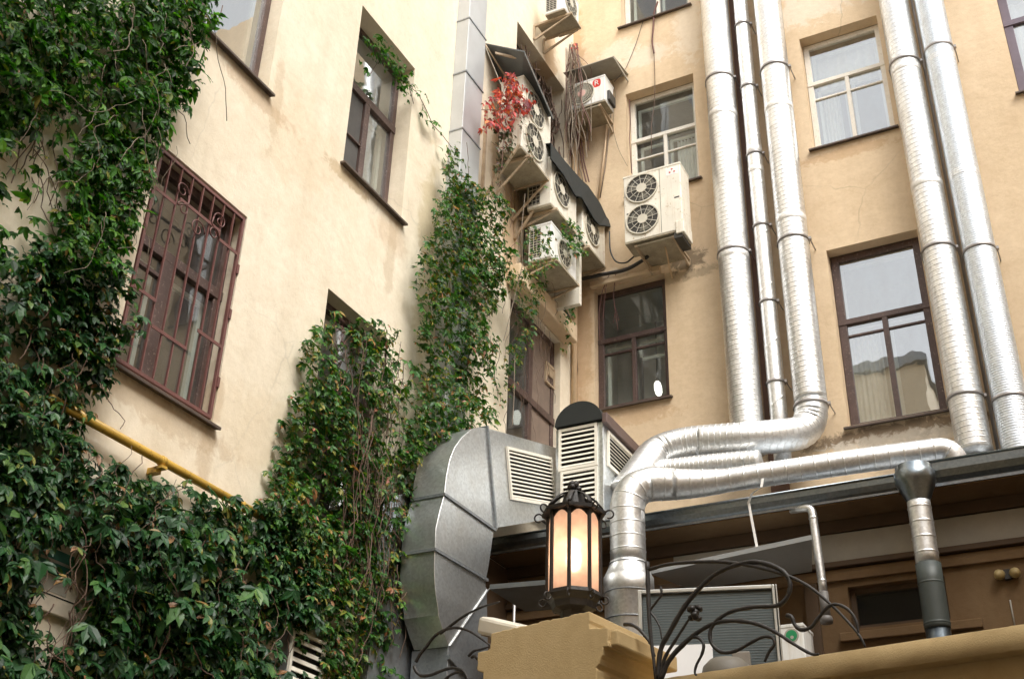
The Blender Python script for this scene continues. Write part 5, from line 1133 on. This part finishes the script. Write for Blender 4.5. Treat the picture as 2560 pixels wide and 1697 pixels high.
# -- creeper drowning the low window
C_poly = [(700, 775), (735, 748), (762, 720), (800, 722), (880, 752), (905, 770), (905, 835), (960, 845), (1000, 815), (1015, 860), (985, 960), (965, 1060), (945, 1200), (905, 1330), (895, 1450), (940, 1600), (690, 1600), (660, 1300), (600, 1160), (640, 1090), (655, 1010), (672, 940), (700, 870)]
def stC(t):
    stems(t, onLp, poly_uv([(740, 1000), (900, 1000), (900, 1560), (740, 1560)], onLp), 95, 1.3, M['stem'], (.0025, .0055), off=(.08, .30), wander=.35)
    stems(t, onLp, poly_uv([(745, 700), (880, 780), (960, 860), (940, 900), (780, 820)], onLp), 60, .5, M['stemred'], (.002, .004), off=(.03, .15), wander=1.2, up=False)
creeper("ivy with bare brown stems drowning the low window of the cream wall",
        [dict(plane=onLp, poly=C_poly, dens=440, thick=.28, size=.077, cut=.31, tilt=.72, gaps=[([(880, 840), (1000, 850), (960, 1060), (900, 1250), (880, 1100)], .35), ([(690, 1450), (730, 1460), (720, 1600), (690, 1600)], .06)]),
         dict(plane=onLp, poly=[(690, 900), (900, 900), (940, 1200), (900, 1500), (680, 1500), (600, 1170)], dens=190, thick=.32, size=.08, cut=.32, tilt=.75, gaps=[([(690, 1450), (730, 1460), (720, 1600), (690, 1600)], .06)])], M['leaf_mid'], stem=stC)
# -- column of creeper on the zinc shaft
D_poly = [(1045, 330), (1068, 372), (1082, 415), (1120, 432), (1148, 480), (1160, 560), (1170, 640), (1150, 700), (1130, 740), (1138, 800), (1128, 850), (1118, 900), (1122, 975), (1060, 990), (985, 1040), (930, 1100), (940, 1000), (955, 930), (1000, 860), (985, 800), (975, 745), (985, 690), (972, 640), (985, 570), (1005, 500), (1022, 440), (1042, 400)]
def stD(t):
    stems(t, onLp, poly_uv([(1020, 480), (1150, 480), (1130, 950), (980, 980)], onLp), 40, .9, M['stem'], (.002, .005), off=(.2, .3))
creeper("leafy column of creeper climbing the zinc shaft",
        [dict(plane=onLp, poly=D_poly, dens=620, thick=.30, size=.070, cut=.16, tilt=.7, o0=.16, gaps=[([(1010, 740), (1050, 730), (1060, 900), (1010, 920)], .3)])], M['leaf_mid'], stem=stD)
# -- tendril from the middle window to the shaft, and the wreath in its head
def tend(t):
    m = MB()
    for pts in ([(845, 90), (880, 130), (915, 175), (945, 200), (965, 215), (985, 255), (1000, 290), (1020, 310), (1050, 350), (1060, 400)], [(880, 130), (860, 165), (850, 180)], [(945, 200), (955, 240)]):
        m.sweep(fillet([onL(*dp(*p), .05) for p in pts], .05, 3), .005, 5, caps=False)
    m.build("stem", M['stem'], t)
creeper("thin leafy tendril crossing from the middle window to the zinc shaft",
        [dict(plane=onLp, poly=[(835, 85), (868, 80), (890, 110), (935, 155), (958, 178), (955, 205), (925, 205), (905, 170), (870, 140)], dens=420, thick=.16, size=.068, cut=.1),
         dict(plane=onLp, poly=[(830, 130), (850, 120), (862, 150), (850, 175), (840, 175)], dens=140, thick=.06, size=.06, cut=.1),
         dict(plane=onLp, poly=[(925, 195), (955, 180), (960, 235), (935, 240)], dens=90, thick=.12, size=.06, cut=.1),
         dict(plane=onLp, poly=[(955, 205), (985, 212), (990, 240), (1012, 285), (1022, 300), (1015, 325), (990, 310), (975, 275), (960, 240)], dens=70, thick=.10, size=.068, cut=.0),
         dict(plane=onLp, poly=[(1012, 335), (1062, 322), (1082, 370), (1075, 420), (1040, 410), (1030, 365)], dens=80, thick=.16, size=.078, cut=.0)], M['leaf_up'], stem=tend)
# -- red creeper in front of the tall corner unit, green below
z7r = lambda a, b: (zm(1200, 80, 4.612, a, b)[0]/1.08245, zm(1200, 80, 4.612, a, b)[1]/1.08245)
def onLd(x, y): return onL(x, y, .08)
def strand(t):
    m = MB()
    for pts in ([(330, 470), (345, 620), (320, 800), (300, 1000), (270, 1250), (250, 1568)], [(350, 500), (420, 700), (480, 900), (520, 1000)], [(300, 560), (250, 760), (180, 900), (20, 900)], [(320, 760), (180, 1000), (80, 1090)]):
        m.sweep(fillet([onL(*dp(*z7r(*p)), .52) for p in pts], .05, 3), .005, 5, caps=False)
    m.build("stem", M['stemred'], t)
creeper("scarlet autumn creeper hanging in front of the tall corner unit",
        [dict(plane=onLp, poly=[z7r(*p) for p in ((290, 470), (370, 470), (430, 600), (500, 650), (545, 740), (520, 820), (540, 980), (440, 990), (380, 960), (330, 1060), (330, 1130), (200, 1130), (60, 1110), (60, 1030), (150, 950), (200, 880), (110, 820), (110, 740), (220, 700), (220, 620), (290, 600))], dens=330, thick=.26, size=.088, cut=.22, o0=.38, tilt=.35),
         dict(plane=onLp, poly=[z7r(*p) for p in ((5, 850), (80, 860), (100, 960), (30, 980))], dens=140, thick=.1, size=.06, cut=0, o0=.42)], M['leaf_red'], stem=strand)
creeper("greenish purple creeper trailing below the scarlet one",
        [dict(plane=onLp, poly=[z7r(*p) for p in ((180, 1080), (370, 1060), (370, 1300), (330, 1400), (300, 1560), (230, 1660), (200, 1800), (170, 1560), (200, 1400), (170, 1250))], dens=340, thick=.16, size=.06, cut=.2, o0=.38),
         dict(plane=onLp, poly=[z7r(*p) for p in ((440, 950), (560, 960), (560, 1060), (600, 1300), (640, 1500), (560, 1480), (500, 1250), (450, 1100))], dens=170, thick=.06, size=.055, cut=.1, o0=.58)], M['leaf_purple'], stem=None)
# -- creeper over the lower corner units and the corner window
zcx = lambda a, b: (zm(1200, 400, 2.355, a, b)[0]/1.08245, zm(1200, 400, 2.355, a, b)[1]/1.08245)
def stE(t):
    stems(t, onLp, poly_uv([zcx(*p) for p in ((180, 700), (330, 720), (300, 1200), (150, 1400))], onLp), 26, 1.0, M['stem'], (.002, .004), off=(.1, .4), up=False)
    for pts in ([(265, 200), (245, 400), (250, 620), (180, 900), (140, 1060)], [(205, 1150), (200, 1400), (190, 1560)]):
        m = MB(); m.sweep(fillet([onL(*dp(*zcx(*p)), .4) for p in pts], .05, 3), .006, 5, caps=False); m.build("stem", M['stemgrey'], t)
creeper("ragged green creeper draped over the lower corner units and corner window",
        [dict(plane=onLp, poly=[zcx(*p) for p in ((230, 520), (320, 370), (400, 400), (420, 520), (400, 640), (330, 690), (250, 680))], dens=260, thick=.22, size=.062, cut=.2, o0=.55),
         dict(plane=onLp, poly=[zcx(*p) for p in ((480, 350), (560, 340), (610, 430), (610, 560), (540, 580), (490, 460))], dens=240, thick=.14, size=.065, cut=.15, o0=.62),
         dict(plane=onLp, poly=[zcx(*p) for p in ((170, 640), (330, 680), (400, 760), (330, 860), (300, 960), (300, 1080), (240, 1220), (160, 1230), (150, 1120), (220, 980), (220, 860), (180, 740))], dens=260, thick=.2, size=.062, cut=.25, o0=.2),
         dict(plane=onLp, poly=[zcx(*p) for p in ((130, 1200), (200, 1180), (230, 1320), (150, 1420), (120, 1568), (70, 1568), (80, 1400))], dens=140, thick=.12, size=.06, cut=.2, o0=.2),
         dict(plane=onLp, poly=[zcx(*p) for p in ((470, 880), (540, 760), (570, 860), (560, 1050), (500, 1160), (460, 1150), (500, 1050))], dens=110, thick=.1, size=.055, cut=.2, o0=.25),
         dict(plane=onLp, poly=[zcx(*p) for p in ((330, 200), (360, 60), (420, 90), (430, 240), (360, 330))], dens=22, thick=.1, size=.05, cut=.1, o0=.62)], M['leaf_mid'], stem=stE)
# -- dry vines: the corner bundle, the choked upper opening, strands on the peach wall
t = empty("dry_vine", (.05, -.08, 10), "bundle of bare dry vines running down the inner corner", "vine", "bare vines on the courtyard walls")
m2 = MB(); MS = [MB() for _ in range(4)]
for k in range(60):
    yt = RNG.choice([RNG.uniform(300, 360), RNG.uniform(300, 620)]); L_ = RNG.uniform(250, 800); P = []; x = 634+RNG.normal(0, 24); a = RNG.normal(0, 2); o = RNG.uniform(.05, .30) if k % 2 else RNG.uniform(.55, .72); n = 16; lim = .34 if k % 2 else .78; fan_ = RNG.normal(.0, .09)+.03
    for i in range(n+1):
        y = yt+L_*i/n; a = a*.75+RNG.normal(0, 9); x += a*.42+fan_*L_/n
        q = onR(*z3r(min(max(x, 596), 770), y), o); P.append(np.array((max(q[0], .03), q[1], q[2]))); o = min(max(o+RNG.normal(0, .012), .03), lim)
    MS[(k % 2)*2+(1 if k % 3 == 0 else 0)].sweep(P, RNG.uniform(.004, .009) if (k % 5 or not k % 2) else RNG.uniform(.010, .016), 5, caps=False)
for pts in ([(620, 300), (625, 420), (640, 560), (665, 700)], [(660, 780), (700, 960), (720, 1120), (755, 1260)], [(640, 760), (680, 950), (710, 1150), (735, 1260)], [(635, 700), (650, 900), (655, 1180)], [(620, 800), (700, 830), (720, 870)]):
    m2.sweep(fillet([onR(*z3r(*p), .10) for p in pts], .1, 3), .012, 6, caps=False)
for q_, mm in enumerate(MS): mm.build("stem", M['stemred' if q_ % 2 else 'stemgrey'], t)
m2.build("stem", M['stemred'], t)
V, F = leaves(np.array([onR(*z3r(655+RNG.normal(0, 12), 318+RNG.normal(0, 14)), .15+.1*RNG.random()) for _ in range(10)]), np.tile((0.2, -.8, .3), (10, 1)), np.full(10, .07), 3); mesh_np("foliage", V, F, M['leaf_red'], t)
t = empty("dry_vine", (-.1, -1.2, 12), "tangle of brown dry vines choking the upper corner opening", "vine", "bare vines on the courtyard walls")
m = MB(); 
for k in range(260):
    y = RNG.uniform(-2.1, -.4); z = RNG.uniform(11.2, 14.0); P = []; a = RNG.normal(0, .4); o = RNG.uniform(-.22, -.03)
    for i in range(9): P.append((o, y, z)); a += RNG.normal(0, .4); y += math.sin(a)*.07; z -= math.cos(a)*.10; o = min(max(o+RNG.normal(0, .02), -.22), .01); y = min(max(y, -2.12), -.38); z = max(z, 11.12)
    m.sweep(P, RNG.uniform(.006, .014), 5, caps=False)
m.build("stem", M['stem'], t)
def vine(label, pts, r, mat, o=.03, tip=None):
    t = empty("dry_vine", tuple(onR(*z3r(*pts[0]), o)), label, "vine", "bare vines on the courtyard walls"); m = MB()
    Q = fillet([onR(*z3r(*p), o) for p in pts], .15, 4); L_ = len(Q); m.sweep(Q, r, 6, caps=False); m.build("stem", M[mat], t); return t
vine("reddish vine hanging from the top window sill", [(1230, 15), (1205, 90), (1200, 200), (1190, 290), (1205, 370)], .016, 'stemred', .04)
vine("thin dark strand falling across the white framed window", [(1205, 370), (1212, 560), (1208, 720), (1185, 870), (1188, 1060)], .006, 'stem', .03)
vine("thin vine beside the left jamb of the white framed window", [(1035, 690), (1040, 860), (1035, 960), (1050, 1200)], .008, 'stemred', .02)
vine("curling thread vine right of the emblem unit", [(885, 530), (915, 560), (940, 640), (925, 800), (920, 900), (960, 1040), (1020, 1150)], .0045, 'stemgrey', .05)
t = empty("dry_vine", tuple(onR(*zc(700, 760), .05)), "dry twigs hanging over the brown corner window", "vine", "bare vines on the courtyard walls"); m = MB()
for pts in ([(760, 680), (720, 770), (700, 900), (705, 1060)], [(800, 660), (785, 800), (800, 920), (812, 1000)], [(790, 850), (805, 900), (818, 945)], [(750, 690), (735, 800), (725, 930)], [(795, 900), (785, 960)]):
    m.sweep(fillet([onR(*zc(*p), .06) for p in pts], .08, 3), .007, 5, caps=False)
m.build("stem", M['stemred'], t)
